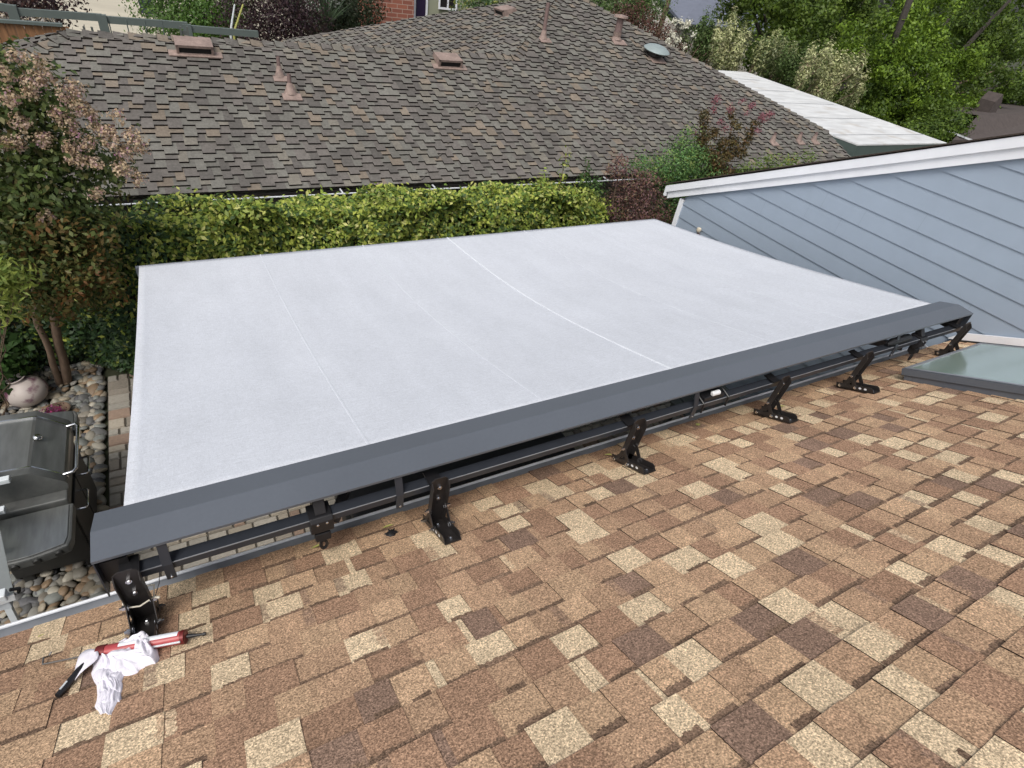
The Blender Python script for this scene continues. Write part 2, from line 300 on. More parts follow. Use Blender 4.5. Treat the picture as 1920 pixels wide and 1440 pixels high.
# ------------------------------------------------------------------ shingles
def clip(poly, conv):
    out = poly
    for i in range(len(conv)):
        a = conv[i]; b = conv[(i + 1) % len(conv)]; inp = out; out = []
        def side(p): return (b[0] - a[0]) * (p[1] - a[1]) - (b[1] - a[1]) * (p[0] - a[0])
        for j in range(len(inp)):
            p, q = inp[j], inp[(j + 1) % len(inp)]; sp, sq = side(p), side(q)
            if sp >= 0: out.append(p)
            if (sp >= 0) != (sq >= 0): t = sp / (sp - sq); out.append((p[0] + (q[0] - p[0]) * t, p[1] + (q[1] - p[1]) * t))
        if not out: return []
    return out
def shingles(mb, poly3, o, u, v, tabs, butt=(0.035, 0.025, 0.02), whole=None):
    """tabs: (u0,u1,v0,v1,h0,h1,colour) laid on the plane o,u,v and cut to the convex roof polygon"""
    o = Vector(o); u = Vector(u).normalized(); v = Vector(v).normalized(); n = u.cross(v).normalized()
    conv = [((Vector(p) - o).dot(u), (Vector(p) - o).dot(v)) for p in poly3]
    if sum(conv[i][0] * conv[(i + 1) % len(conv)][1] - conv[(i + 1) % len(conv)][0] * conv[i][1] for i in range(len(conv))) < 0: conv.reverse()
    mb.add([o + u * p[0] + v * p[1] for p in conv], [tuple(range(len(conv)))], (0.03, 0.025, 0.02))
    bx = (min(p[0] for p in conv), max(p[0] for p in conv), min(p[1] for p in conv), max(p[1] for p in conv))
    for (u0, u1, v0, v1, h0, h1, col) in tabs(whole or bx):
        q = [(u0, v0), (u1, v0), (u1, v1), (u0, v1)]; c = clip(q, conv)
        if len(c) < 3: continue
        H = lambda p: h0 + (h1 - h0) * (p[1] - v0) / (v1 - v0)
        k = len(c); top = [o + u * p[0] + v * p[1] + n * H(p) for p in c]; bot = [o + u * p[0] + v * p[1] - n * 0.001 for p in c]
        mb.add(top, [tuple(range(k))], col)
        fs = []
        for i in range(k):
            p, q2 = c[i], c[(i + 1) % k]
            if (abs(p[0] - q2[0]) < 1e-6 and min(abs(p[0] - u0), abs(p[0] - u1)) < 1e-6) or (abs(p[1] - q2[1]) < 1e-6 and abs(p[1] - v0) < 1e-6): fs.append((i, k + i, k + (i + 1) % k, (i + 1) % k))
        if fs and h0 < 1: mb.add(top + bot, fs, butt)
NEARC = [((0.63, 0.49, 0.325), 0.20), ((0.48, 0.325, 0.205), 0.24), ((0.42, 0.275, 0.175), 0.25), ((0.345, 0.215, 0.14), 0.25), ((0.25, 0.165, 0.12), 0.06)]
def near_tabs(bx):
    r = random.Random(11); out = []; e = 0.143
    vv = bx[2]; last = None
    while vv < bx[3]:
        uu = bx[0] - r.uniform(0, 0.2); high = r.random() < 0.5
        while uu < bx[1]:
            wd = r.uniform(0.10, 0.18) if r.random() < 0.93 else r.uniform(0.02, 0.045)
            for _ in range(6):
                x = r.random(); a = 0
                for ci, (c, p) in enumerate(NEARC):
                    a += p
                    if x < a: break
                if ci != last: break
            last = ci
            f = r.uniform(0.92, 1.08); c = tuple(q * f for q in c)
            if wd < 0.06 and r.random() < 0.6: c = NEARC[0][0]
            hh = r.uniform(0.005, 0.0075) if high else r.uniform(0.001, 0.0022)
            H0 = 0.006 + hh; H1 = 0.0012 + hh * 0.5; jo = r.uniform(-0.003, 0.003)
            out.append((uu, uu + wd, vv + jo, vv + e, H0, H1, c))
            if wd > 0.06 and r.random() < (0.88 if not high else 0.40):     # printed dark strip below the next course, ragged lower edge
                dk = r.uniform(0.8, 1.25); d0 = r.uniform(0.020, 0.031); x0 = uu + (0.0 if r.random() < 0.6 else r.uniform(0, 0.04)); x1 = uu + wd - (0.0 if r.random() < 0.6 else r.uniform(0, 0.05)); x = x0
                while x < x1:
                    w1 = min(r.uniform(0.004, 0.012), x1 - x); d = d0 + r.uniform(-0.004, 0.004); g = dk * r.uniform(0.9, 1.1); vb = vv + e - d; hb = H0 + (H1 - H0) * (e - d - jo) / (e - jo)
                    out.append((x, x + w1 + 1e-4, vb + 2e-5, vv + e, hb + 0.0004, H1 + 0.0004, (0.19 * g, 0.125 * g, 0.085 * g))); x += w1
            if wd > 0.12 and r.random() < 0.30:                               # blended granule stripe along one side
                c2 = r.choice(NEARC)[0]; ws = r.uniform(0.02, 0.05); x = uu + (0 if r.random() < 0.5 else wd - ws); v0 = vv + jo
                for q in range(12):
                    a0 = v0 + (e - 0.03) * q / 12; a1 = v0 + (e - 0.03) * (q + 1) / 12; j2 = r.uniform(-0.006, 0.006)
                    ha = H0 + (H1 - H0) * (a0 - v0) / (e - jo); hb = H0 + (H1 - H0) * (a1 - v0) / (e - jo); m = r.uniform(0.35, 0.8)
                    out.append((max(x + j2, uu), min(x + ws + j2, uu + wd), a0 + 3e-5, a1, ha + 0.0003, hb + 0.0003, tuple(c[k] * (1 - m) + c2[k] * m for k in range(3))))
            uu += wd; high = not high if r.random() < 0.85 else high
        vv += e
    return out
FARC = [((0.160, 0.155, 0.138), 0.34), ((0.142, 0.130, 0.119), 0.30), ((0.118, 0.110, 0.101), 0.17), ((0.178, 0.165, 0.140), 0.11), ((0.200, 0.168, 0.134), 0.08)]
def far_tabs(seed, e=0.15, wmul=1.0):
    def f(bx):
        r = random.Random(seed); out = []; vv = bx[2] - e; row = 0
        while vv < bx[3]:
            uu = bx[0] - r.uniform(0, 0.3); lng = r.random() < 0.5
            while uu < bx[1]:
                wd = r.uniform(0.10, 0.175) * wmul; x = r.random(); a = 0
                for c, p in FARC:
                    a += p
                    if x < a: break
                fz = r.uniform(0.88, 1.1); c = tuple(q * fz for q in c)
                v0 = vv + (0 if lng else e * 0.5) + r.uniform(-0.004, 0.004); h = 0.036 if lng else 0.024
                out.append((uu, uu + wd, v0, vv + e * (1.5 if lng else 1.5), h, 0.004, c))
                uu += wd; lng = not lng if r.random() < 0.88 else lng
            vv += e; row += 1
        return out
    return f
def caps(mb, a, b, seed, w=0.13, step=0.17, drop=0.35, pal=FARC, lift=0.02):
    """ridge or hip cap shingles from low end a to high end b"""
    r = random.Random(seed); a, b = Vector(a), Vector(b); d = (b - a); L = d.length; d.normalize(); s = Vector((0, 0, 1)).cross(d).normalized(); n = d.cross(s)
    if n.z < 0: n = -n
    t = 0
    while t < L:
        c = r.choice(pal)[0]; f = r.uniform(0.85, 1.1); c = tuple(q * f for q in c); t1 = min(t + step * 1.15, L)
        for sg in (-1, 1):
            p0 = a + d * t; p1 = a + d * t1
            q = [p0 + n * (lift + 0.025), p0 + s * sg * w - Vector((0, 0, w * drop)) + n * (lift + 0.02), p1 + s * sg * w - Vector((0, 0, w * drop)) + n * lift * 0.6, p1 + n * lift * 0.7]
            mb.add(q, [(0, 1, 2, 3) if sg < 0 else (3, 2, 1, 0)], c)
            z = Vector((0, 0, -0.035)); mb.add([q[0], q[1], q[1] + z, q[0] + z, q[1], q[2], q[2] + z, q[1] + z], [(0, 1, 2, 3), (4, 5, 6, 7)], (0.03, 0.025, 0.02))
        t += step
# ================================================================== SETTING
g = MB(); g.add([(-150, -60, -0.03), (150, -60, -0.03), (150, 220, -0.03), (-150, 220, -0.03)], [(0, 1, 2, 3)]); o = g.build('ground', M['soil']); tag(o, kind='structure')
g = MB(); g.add([(-9, 20, -0.005), (7, 20, -0.005), (7, 60, -0.005), (-9, 60, -0.005)], [(0, 1, 2, 3)])
o = g.build('driveway', M['concrete']); tag(o, kind='structure')
# ---- patio of tumbled pavers
pav = MB(); pav.add([(-1.2, -2, 0.0), (6.4, -2, 0.0), (6.4, 6.9, 0.0), (-1.2, 6.9, 0.0)], [(0, 1, 2, 3)], (0.1, 0.09, 0.075))
rr = random.Random(5); yy = 0.4
PC = [(0.34, 0.30, 0.24), (0.30, 0.28, 0.24), (0.25, 0.22, 0.18), (0.36, 0.33, 0.28), (0.28, 0.20, 0.15)]
while yy < 6.9:
    hh = rr.choice((0.11, 0.11, 0.17)); xx = -1.2
    while xx < 6.38:
        wd = min(rr.choice((0.11, 0.17, 0.23)), 6.4 - xx)
        c = rr.choice(PC); f = rr.uniform(0.85, 1.15); c = tuple(q * f for q in c); e = 0.006; z1 = 0.02 + rr.uniform(-0.002, 0.002)
        a = (xx + e, yy + e); b = (xx + wd - e, yy + hh - e); k = 0.008
        pav.add([(a[0], a[1], 0.0), (b[0], a[1], 0.0), (b[0], b[1], 0.0), (a[0], b[1], 0.0), (a[0] + k, a[1] + k, z1), (b[0] - k, a[1] + k, z1), (b[0] - k, b[1] - k, z1), (a[0] + k, b[1] - k, z1)],
                [(4, 5, 6, 7), (0, 1, 5, 4), (1, 2, 6, 5), (2, 3, 7, 6), (3, 0, 4, 7)], c)
        xx += wd
    yy += hh
o = pav.build('patio', M['paver']); tag(o, kind='structure')
# ---- river stones
def ico():
    import bmesh
    bm = bmesh.new(); bmesh.ops.create_icosphere(bm, subdivisions=2, radius=1); v = np.array([p.co[:] for p in bm.verts]); f = np.array([[q.index for q in p.verts] for p in bm.faces]); bm.free(); return v, f
IV, IF = ico()
SC = [(0.26, 0.25, 0.22), (0.17, 0.17, 0.165), (0.34, 0.29, 0.21), (0.30, 0.21, 0.13), (0.40, 0.37, 0.30), (0.11, 0.11, 0.115), (0.22, 0.23, 0.21), (0.30, 0.27, 0.22)]
def stones(name, spots, seed):
    rs = np.random.RandomState(seed); n = len(spots); V = []; Cc = []
    for (x, y, z, s) in spots:
        sc = np.array([s * rs.uniform(0.9, 1.35), s * rs.uniform(0.75, 1.0), s * rs.uniform(0.42, 0.62)]); a = rs.uniform(0, math.pi); ca, sa = math.cos(a), math.sin(a)
        v = IV * (1 + 0.10 * np.sin(IV @ rs.normal(size=3) * 2.2)[:, None]) * sc; tl = rs.normal(size=2) * 0.22
        v = np.stack([v[:, 0] * ca - v[:, 1] * sa, v[:, 0] * sa + v[:, 1] * ca, v[:, 2] + v[:, 0] * tl[0] + v[:, 1] * tl[1]], 1) + (x, y, z)
        V.append(v); Cc.append(np.array(SC[rs.randint(len(SC))]) * rs.uniform(0.55, 1.0))
    V = np.concatenate(V); F = np.concatenate([IF + i * len(IV) for i in range(n)]); nf = len(F)
    me = bpy.data.meshes.new(name); me.vertices.add(len(V)); me.vertices.foreach_set('co', V.ravel()); me.loops.add(nf * 3); me.loops.foreach_set('vertex_index', F.ravel().astype(np.int32))
    me.polygons.add(nf); me.polygons.foreach_set('loop_start', np.arange(0, nf * 3, 3, dtype=np.int32)); me.polygons.foreach_set('loop_total', np.full(nf, 3, dtype=np.int32)); me.update(calc_edges=True)
    me.polygons.foreach_set('use_smooth', [True] * nf)
    ca = me.color_attributes.new('tint', 'FLOAT_COLOR', 'CORNER'); c = np.ones((n, len(IF) * 3, 4)); c[:, :, :3] = np.array(Cc)[:, None, :]; ca.data.foreach_set('color', c.ravel())
    return link(name, me, None, False, [M['stone']])
rs0 = random.Random(3); sp = []
step = 0.062; yy = 2.6
while yy < 7.3:
    xx = -2.9
    while xx < -1.24:
        s = rs0.uniform(0.028, 0.056) if rs0.random() < 0.8 else rs0.uniform(0.055, 0.075)
        sp.append((xx + rs0.uniform(-0.02, 0.02), yy + rs0.uniform(-0.02, 0.02), rs0.uniform(0.0, 0.035), s)); xx += step
    yy += step
yy = 2.9
while yy < 6.9: sp.append((-1.27 + rs0.uniform(-0.012, 0.012), yy, 0.02, rs0.uniform(0.055, 0.07))); yy += 0.115
o = stones('river_stones', sp, 9); tag(o, 'rounded tan and grey river stones in the bed left of the pavers', 'river stones', kind='stuff')
# ================================================================== NEIGHBOUR HOUSE
ZE, YE, T = 2.0, 7.50, math.tan(R(22.6))
NF = Vector((0, -T, 1)).normalized(); PE = (0, YE, ZE)
def nf(x, y): return atp(x, y, PE, NF)
nh = thing('neighbour_house', 'long low house with grey brown shingle hip roof behind the hedge', 'house', (5, 10, 0))
A = nf(125, 60); Bp = nf(965, 107); apex = nf(1050, -8); apexr = nf(1078, -9)
eaveL = A + (A - Vector((A.x, YE, ZE))).y * Vector((-1, -1, -T)); eaveL = Vector((A.x - (A.y - YE), YE, ZE))
BUT = (0.012, 0.009, 0.008); hr = nf(1552, 248); hr1 = hr.copy(); dr = (hr - apexr); hr = apexr + dr * ((ZE - apexr.z) / dr.z)
vl = MB(); up = Vector((0, 1, T)); ud = Vector((1, 0, 0))
# convex pieces: low wing front, main front
WB = (eaveL.x - 0.5, hr.x + 0.5, -0.1, 5.6); cutp = nf(1592, 294); cutp = Vector((hr1.x + (cutp.x - hr1.x) * (YE - hr1.y) / (cutp.y - hr1.y), YE, ZE))
shingles(vl, [eaveL, Vector((Bp.x, YE, ZE)), Bp, A], PE, ud, up, far_tabs(21), BUT, WB)
shingles(vl, [Vector((Bp.x, YE, ZE)), cutp, hr1, apexr, apex, Bp], PE, ud, up, far_tabs(21), BUT, WB)
mainL = vl
# left face of the main roof (seen above the wing ridge): bounded by hip Bp-apex and the back hip
backL = apex + Vector((-1, 1, -T)) * ((apex.z - ZE) / T)
Lh = MB(); p4 = Bp + (Bp - apex) * ((Bp.z - ZE) / (apex.z - Bp.z))
shingles(mainL, [apex, p4, backL], p4, (0, -1, 0), (1, 0, T), far_tabs(23), BUT)
# hidden sides: left hip face of wing, wing back, main right and back
wingBackY = A.y + (A.y - YE)
shingles(mainL, [A, Vector((eaveL.x, YE + 2 * (A.y - YE), ZE)), eaveL], eaveL, (0, -1, 0), (1, 0, T), far_tabs(24), BUT)
wb = [A, Bp, Vector((Bp.x, wingBackY, ZE)), Vector((eaveL.x, wingBackY, ZE))]
shingles(mainL, wb, wb[3], (-1, 0, 0), (0, -1, T), far_tabs(25, wmul=3))
mr = [apexr, hr1, cutp, Vector((cutp.x + 0.1, 2 * apexr.y - hr.y, ZE))]
vl.add(mr, [(0, 1, 2, 3)], (0.15, 0.14, 0.13))
vl.add([apex, apexr, mr[3], backL], [(0, 1, 2, 3)], (0.15, 0.14, 0.13))
caps(vl, eaveL, A, 1); caps(vl, A, Bp, 2, drop=0.42); caps(vl, p4.lerp(apex, 0.0), apex, 3) if False else caps(vl, Bp, apex, 3)
caps(vl, hr1, apexr, 4, w=0.11); caps(vl, backL, apex, 5); caps(vl, apex, apexr, 6)
nroof = vl.build('roof', M['far_shingle'], nh)
w_ = MB(); w_.box((eaveL.x + 0.5, YE + 0.5, 0), (hr.x - 0.5, 12.0, ZE - 0.03)); w_.build('wall', M['house_wall'], nh)
gt = MB(); gx0, gx1 = eaveL.x, hr.x
gt.prism([(YE - 0.01, ZE + 0.005), (YE - 0.12, ZE - 0.02), (YE - 0.12, ZE - 0.11), (YE - 0.01, ZE - 0.11), (YE + 0.02, ZE - 0.03)], 0, gx0, gx1) if False else None
for y0, y1, z0, z1 in ((YE - 0.14, YE - 0.135, ZE - 0.12, ZE - 0.03), (YE - 0.135, YE - 0.01, ZE - 0.12, ZE - 0.115), (YE - 0.01, YE + 0.0, ZE - 0.12, ZE - 0.03)): gt.box((gx0, y0, z0), (gx1, y1, z1))
ng = gt.build('gutter', M['dark_metal'], nh)
lp = MB(); lp.box((gx0, YE - 0.152, ZE - 0.032), (gx1, YE - 0.128, ZE - 0.022)); lp.build('gutter_lip', M['gutter_lip'], ng)
for px_ in (345, 640, 815, 920, 1135):
    q = aty(px_, 345, YE - 0.08); hb = MB(); hb.box((q.x - 0.008, YE - 0.14, ZE - 0.03), (q.x + 0.008, YE + 0.01, ZE - 0.015)); hb.build('gutter_hanger', M['gutter_lip'], ng)
# roof vents
upn = Vector((0, 1, T)).normalized()
def frame_at(p, u, v): u = Vector(u).normalized(); v = Vector(v).normalized(); n = u.cross(v); return Matrix.Translation(p) @ Matrix((u, v, n)).transposed().to_4x4()
def box_vent(p, u, v, wd=0.55, dp=0.36):
    F = frame_at(p, u, v); a = MB(); a.box((-wd * 0.72, -dp * 0.66, 0.03), (wd * 0.72, -dp * 0.22, 0.045), F); fl = a.build('roof_vent', M['copper'], nh)
    a = MB(); a.prism([(-dp * 0.5, 0.03), (-dp * 0.5, 0.05), (-dp * 0.42, 0.055), (-dp * 0.42, 0.13), (-dp * 0.5, 0.13), (-dp * 0.5, 0.165), (dp * 0.55, 0.11), (dp * 0.6, 0.03)], 0, -wd / 2, wd / 2, M=F)
    a.box((-wd / 2, -dp * 0.5, 0.03), (-wd / 2 + 0.03, -dp * 0.40, 0.16), F); a.box((wd / 2 - 0.03, -dp * 0.5, 0.03), (wd / 2, -dp * 0.40, 0.16), F)
    a.build('vent_hood', M['copper'], fl); a = MB(); a.box((-wd / 2 + 0.035, -dp * 0.46, 0.052), (wd / 2 - 0.035, -dp * 0.43, 0.13), F); a.build('vent_opening', M['dark'], fl)
box_vent(nf(365, 96), ud, up, 0.46, 0.28); box_vent(nf(838, 121), ud, up, 0.42, 0.28)
LN = Vector((-T, 0, 1)).normalized(); box_vent(atp(948, 28, apex, LN), (0, -1, 0), (1, 0, T), 0.42, 0.3)
def pipe_vent(p, h, r=0.035, cap=False, fl=0.15, lean=None):
    a = MB(); F = frame_at(p, ud, up); a.box((-fl * 0.85, -fl * 1.1, 0.03), (fl * 0.85, -fl * 0.15, 0.044), F)
    base = p + Vector((0, 0, 0.0)); a.lathe([(fl * 0.62, 0.02), (fl * 0.42, 0.07), (r * 1.2, 0.16)], base + Vector((0, 0, 0.0)), n=14); f_ = a.build('pipe_flashing', M['copper'], nh, smooth=True)
    a = MB(); a.lathe([(r, 0.0), (r, h), (r * 0.8, h), (r * 0.8, h - 0.03)], base, n=14)
    a.build('vent_pipe', M['rust'], f_, smooth=True)
    if cap: a = MB(); a.lathe([(r * 1.05, h + 0.005), (r * 2.0, h + 0.012), (r * 1.9, h + 0.05), (0.001, h + 0.07)], base, n=16); a.build('vent_cap', M['copper'], f_, smooth=True)
pipe_vent(nf(525, 146), 0.27, 0.026, fl=0.12); pipe_vent(nf(545, 178), 0.27, 0.028, fl=0.15); pipe_vent(nf(1018, 74), 0.60, 0.038, fl=0.14); pipe_vent(nf(1155, 76), 0.40, 0.075, True, 0.19)
for q in ((1447, 268), (1496, 266), (1524, 266)): pipe_vent(nf(*q), 0.2, 0.03, fl=0.12)
p = nf(1226, 108); a = MB(); F = frame_at(p, ud, up); a.box((-0.19, -0.24, 0.03), (0.19, 0.0, 0.04), F); f_ = a.build('turbine_flashing', M['copper'], nh)
a = MB(); a.lathe([(0.17, 0.03), (0.17, 0.16)], p, n=20, M=None); a.build('vent_neck', M['dark_metal'], f_, smooth=True)
a = MB(); a.lathe([(0.14, 0.14), (0.27, 0.14), (0.285, 0.155), (0.26, 0.175), (0.2, 0.21), (0.11, 0.235), (0.001, 0.245)], p, n=32, M=Matrix.Rotation(R(10), 3, 'X')); a.build('vent_dome', M['verdigris'], f_, smooth=True)
# flat white roof beside it
zf = 2.2; k = (4.9 - zf) / 2.5
fr = thing('flat_roof_annex', 'flat white roofed annex with grey green fascia beyond the shingle roof', 'annex', (15.5, 12, 0))
x0, x1, y0, y1 = 13.1 * k, 16.75 * k, 7.6 * k, 15.05 * k
a = MB(); a.add([(x0, y0, zf), (x1, y0, zf), (17.6 * k, y1, zf), (x0, y1, zf), (x0, y0, zf - 0.03), (x1, y0, zf - 0.03), (17.6 * k, y1, zf - 0.03), (x0, y1, zf - 0.03)], [(0, 1, 2, 3), (0, 4, 5, 1), (1, 5, 6, 2), (2, 6, 7, 3), (3, 7, 4, 0)]); wr = a.build('roof', M['white_roofing'], fr)
a = MB()
for yq in (8.25, 9.6, 11.0, 12.4, 13.8): a.box((x0 + 0.02, yq * k, zf + 0.002), (x1 + 0.1, yq * k + 0.02, zf + 0.006))
a.build('membrane_seam', M['gutter'], wr)
a = MB(); a.box((x0 + 0.01, y0 + 0.01, zf - 0.30), (x1 - 0.01, y0 + 0.06, zf - 0.032)); a.box((x0 + 0.01, y0 + 0.062, zf - 0.30), (x0 + 0.06, y1, zf - 0.032)); a.box((x1 - 0.06, y0 + 0.062, zf - 0.3), (x1 - 0.01, y1, zf - 0.032)); a.build('fascia', M['green_fascia'], fr)
a = MB(); a.box((x0 + 0.4, y0 + 0.5, 0), (x1 - 0.5, y1 - 0.2, zf - 0.032)); a.build('wall', M['stucco'], fr)
# ================================================================== OWN HOUSE
ZG, YG, TR = 2.385, 1.865, math.tan(R(26.5))
own = thing('house', 'own house with tan shingle roof and pale blue gable wing', 'house', (2, 0, 0))
def rz(y): return ZG + (YG - y) * TR
RV = Vector((0, -1, TR)).normalized()       # up the slope, towards the camera
XW = 6.4
def roofp(x, y): return atp(x, y, (0, YG, ZG), Vector((0, TR, 1)).normalized())
vl = MB(); shingles(vl, [(-3.2, YG, ZG), (XW - 0.01, YG, ZG), (XW - 0.01, -2.2, rz(-2.2)), (-3.2, -2.2, rz(-2.2))], (0, YG, ZG), (-1, 0, 0), RV, near_tabs)
nr_ = vl.build('roof', M['near_shingle'], own)
a = MB(); a.prism([(YG - 0.005, ZG - 0.012), (-2.2, rz(-2.2) - 0.012), (-6.5, ZG - 0.012), (-6.5, ZG - 0.2), (YG - 0.02, ZG - 0.16)], 0, -3.2, XW - 0.02); a.build('eave_board', M['white_paint'], own)
a = MB(); a.box((-2.9, -6.2, 0), (XW - 0.03, YG - 0.35, ZG - 0.17)); a.build('lower_wall', M['siding'], own)
# gutter: half round trough with pale front lip
gx0, gx1 = -3.2, 6.02; prof = []
for i in range(11):
    t_ = math.pi * (1.0 + i / 10.0); prof.append((1.868 + 0.068 * math.cos(t_), 2.360 + 0.070 * math.sin(t_)))
def strip(mb, prof, x0, x1, th=0.002):
    n = len(prof); vs = [(x0, p[0], p[1]) for p in prof] + [(x1, p[0], p[1]) for p in prof] + [(x0, p[0], p[1] - th) for p in prof] + [(x1, p[0], p[1] - th) for p in prof]
    mb.add(vs, [(i, i + 1, n + i + 1, n + i) for i in range(n - 1)] + [(2 * n + i, 3 * n + i, 3 * n + i + 1, 2 * n + i + 1) for i in range(n - 1)])
a = MB(); strip(a, prof, gx0, gx1); gut = a.build('gutter', M['gutter'], own, smooth=True)
a = MB(); a.tube([(gx0, 1.938, 2.362), (gx1, 1.938, 2.362)], 0.0080, 8); a.build('gutter_lip', M['gutter_lip'], gut, smooth=True)
a = MB(); a.prism([(1.877, 2.36), (1.877, 2.30), (1.92, 2.31), (1.947, 2.34), (1.947, 2.372)], 0, gx1 - 0.01, gx1 + 0.004); a.build('gutter_end_cap', M['gutter_lip'], gut)
for x in (-0.2, 1.12, 1.95, 2.75, 3.9, 4.9):
    a = MB(); pts = [(x, 1.868 + 0.065 * math.cos(math.pi * (1 + i / 8)), 2.362 + 0.066 * math.sin(math.pi * (1 + i / 8))) for i in range(9)]
    for i in range(8):
        p, q = Vector(pts[i]), Vector(pts[i + 1]); a.add([p - Vector((0.011, 0, 0)), p + Vector((0.011, 0, 0)), q + Vector((0.011, 0, 0)), q - Vector((0.011, 0, 0))], [(0, 1, 2, 3)])
    a.build('gutter_strap', M['gutter'], gut)
# gable wing
RS = 0.487; def_rake = lambda y: 2.187 + (6.064 - y) * 0.482
a = MB(); z = 2.58 - 0.19 * 13; YC = 5.85
while z < 6.0:                                   # lap boards, cut to the rake
    zb, zt2 = z, z + 0.19; yr = lambda zz: min(YC - 0.07, 6.064 - (zz - 2.187) / 0.482 + 0.06)
    if yr(zb) < -6: break
    y1b, y1t = yr(max(zb, 0)), yr(zt2); zb = max(zb, 0.0)
    if zt2 > 0:
        a.add([(XW - 0.015, -6, zb), (XW - 0.015, y1b, zb), (XW - 0.004, y1t, zt2), (XW - 0.004, -6, zt2), (XW + 0.01, -6, zb), (XW + 0.01, y1b, zb)], [(1, 0, 3, 2), (0, 1, 5, 4)])
    z += 0.19
a.build('siding', M['siding'], own)
rj = random.Random(12); z = 2.01
while z < 4.6:
    for q in range(2):
        y = rj.uniform(0.6, 5.4); 
        if y < 6.0 - (z + 0.19 - 2.187) / 0.482 and (z > rz(y) or y > 1.9): a = MB(); a.add([(XW - 0.0158, y, z + 0.004), (XW - 0.0158, y + 0.0035, z + 0.004), (XW - 0.0055, y + 0.0035, z + 0.186), (XW - 0.0055, y, z + 0.186)], [(0, 1, 2, 3)]); a.build('butt_joint', M['joint_line'], own)
    z += 0.19
a = MB(); a.prism([(YC - 0.06, 0), (-6, 0), (-6, 5.2), (-0.5, def_rake(-0.5) - 0.02), (YC - 0.06, def_rake(YC - 0.06) - 0.02)], 0, XW + 0.012, 12); a.build('wing_wall', M['siding'], own)
a = MB(); a.box((XW - 0.030, YC - 0.075, 0), (XW + 0.05, YC + 0.0, 2.26)); a.build('corner_board', M['white_paint'], own, bevel=0.003)
def rake_pt(y, off): return def_rake(y) + off
yl, yh = 6.10, -0.6
a = MB(); a.prism([(yl - 0.02, rake_pt(yl, 0.0)), (yh, rake_pt(yh, 0.0)), (yh, rake_pt(yh, 0.17)), (yl - 0.02, rake_pt(yl, 0.115))], 0, XW - 0.055, XW - 0.022); rk = a.build('rake_board', M['white_paint'], own, bevel=0.003)
a = MB(); a.prism([(yl + 0.01, rake_pt(yl, 0.085)), (yh, rake_pt(yh, 0.10)), (yh, rake_pt(yh, 0.205)), (yl + 0.03, rake_pt(yl, 0.175))], 0, XW - 0.085, XW - 0.057); a.build('rake_trim', M['white_paint'], rk, bevel=0.003)
a = MB(); a.prism([(yl + 0.04, rake_pt(yl, 0.03)), (yl + 0.04, rake_pt(yl, 0.165)), (yl - 0.0, rake_pt(yl, 0.165)), (yl - 0.0, rake_pt(yl, 0.03))], 0, XW - 0.084, 11.8); a.build('eave_fascia', M['white_paint'], own)
a = MB(); a.prism([(yl + 0.075, rake_pt(yl, 0.178)), (yh, rake_pt(yh, 0.208)), (yh, rake_pt(yh, 0.224)), (yl + 0.075, rake_pt(yl, 0.190))], 0, XW - 0.10, 11.8, col=(0.06, 0.048, 0.04)); a.build('wing_roof', M['near_shingle'], own)
a = MB(); a.prism([(yh, rake_pt(yh, 0.208)), (-6.5, 2.6), (-6.5, 2.63), (yh, rake_pt(yh, 0.238))], 0, XW - 0.10, 11.8, col=(0.06, 0.048, 0.04)); a.build('wing_back_roof', M['near_shingle'], own)
a = MB(); a.prism([(1.90, rz(1.90) + 0.035), (1.82, rz(1.82) + 0.1), (-2.2, rz(-2.2) + 0.1), (-2.2, rz(-2.2) + 0.022), (1.9, rz(1.9) + 0.022)], 0, XW - 0.045, XW - 0.022); a.build('step_flashing', M['white_paint'], own, bevel=0.002)
a = MB(); a.prism([(YG - 0.003, ZG + 0.004), (YG - 0.003, ZG + 0.016), (-2.2, rz(-2.2) + 0.016), (-2.2, rz(-2.2) + 0.004)], 0, XW - 0.055, XW - 0.03); a.build('flashing_strip', M['dark_metal'], own)
# wall lamp on the gable wall
p = atx(1310, 432, XW - 0.06)
wl = thing('wall_lamp', 'small cream wall lamp on the pale blue siding above the white fabric corner', 'lamp', p)
a = MB(); a.lathe([(0.001, 0.045), (0.028, 0.035), (0.036, 0.01), (0.026, -0.02), (0.016, -0.03)], p, n=16); a.build('lamp_head', M['bulb'], wl, smooth=True)
a = MB(); a.tube([p + Vector((0, 0, -0.03)), p + Vector((0.01, 0, -0.06)), p + Vector((0.045, 0, -0.06))], 0.012, 8); a.build('bracket', M['rust'], wl, smooth=True)
# skylight
SK = frame_at(Vector((4.73, 1.48, rz(1.48))), (1, 0, 0), (0, -1, TR))  # local x = right, y = up slope, z = normal(down?)
SKn = Vector((1, 0, 0)).cross(RV.copy());  SK = Matrix.Translation((4.73, 1.49, rz(1.49))) @ Matrix((Vector((1, 0, 0)), RV, Vector((0, TR, 1)).normalized())).transposed().to_4x4()
W_, H_ = 1.19, 1.25; sky_ = MB(); fw = 0.06
for a0, a1 in (((0, 0, 0), (W_, fw, 0.1)), ((0, H_ - fw, 0), (W_, H_, 0.1)), ((0, fw, 0), (fw, H_ - fw, 0.1)), ((W_ - fw, fw, 0), (W_, H_ - fw, 0.1))): sky_.box(a0, a1, SK)
kf = sky_.build('skylight', M['cover'], own, bevel=0.004)
a = MB()
for a0, a1 in (((-0.012, -0.012, 0.055), (W_ + 0.012, 0.0, 0.106)), ((-0.012, H_, 0.055), (W_ + 0.012, H_ + 0.012, 0.106)), ((-0.012, 0.0, 0.055), (0.0, H_, 0.106)), ((W_, 0, 0.055), (W_ + 0.012, H_, 0.106))): a.box(a0, a1, SK)
a.build('skylight_edge', M['cover'], kf)
a = MB()
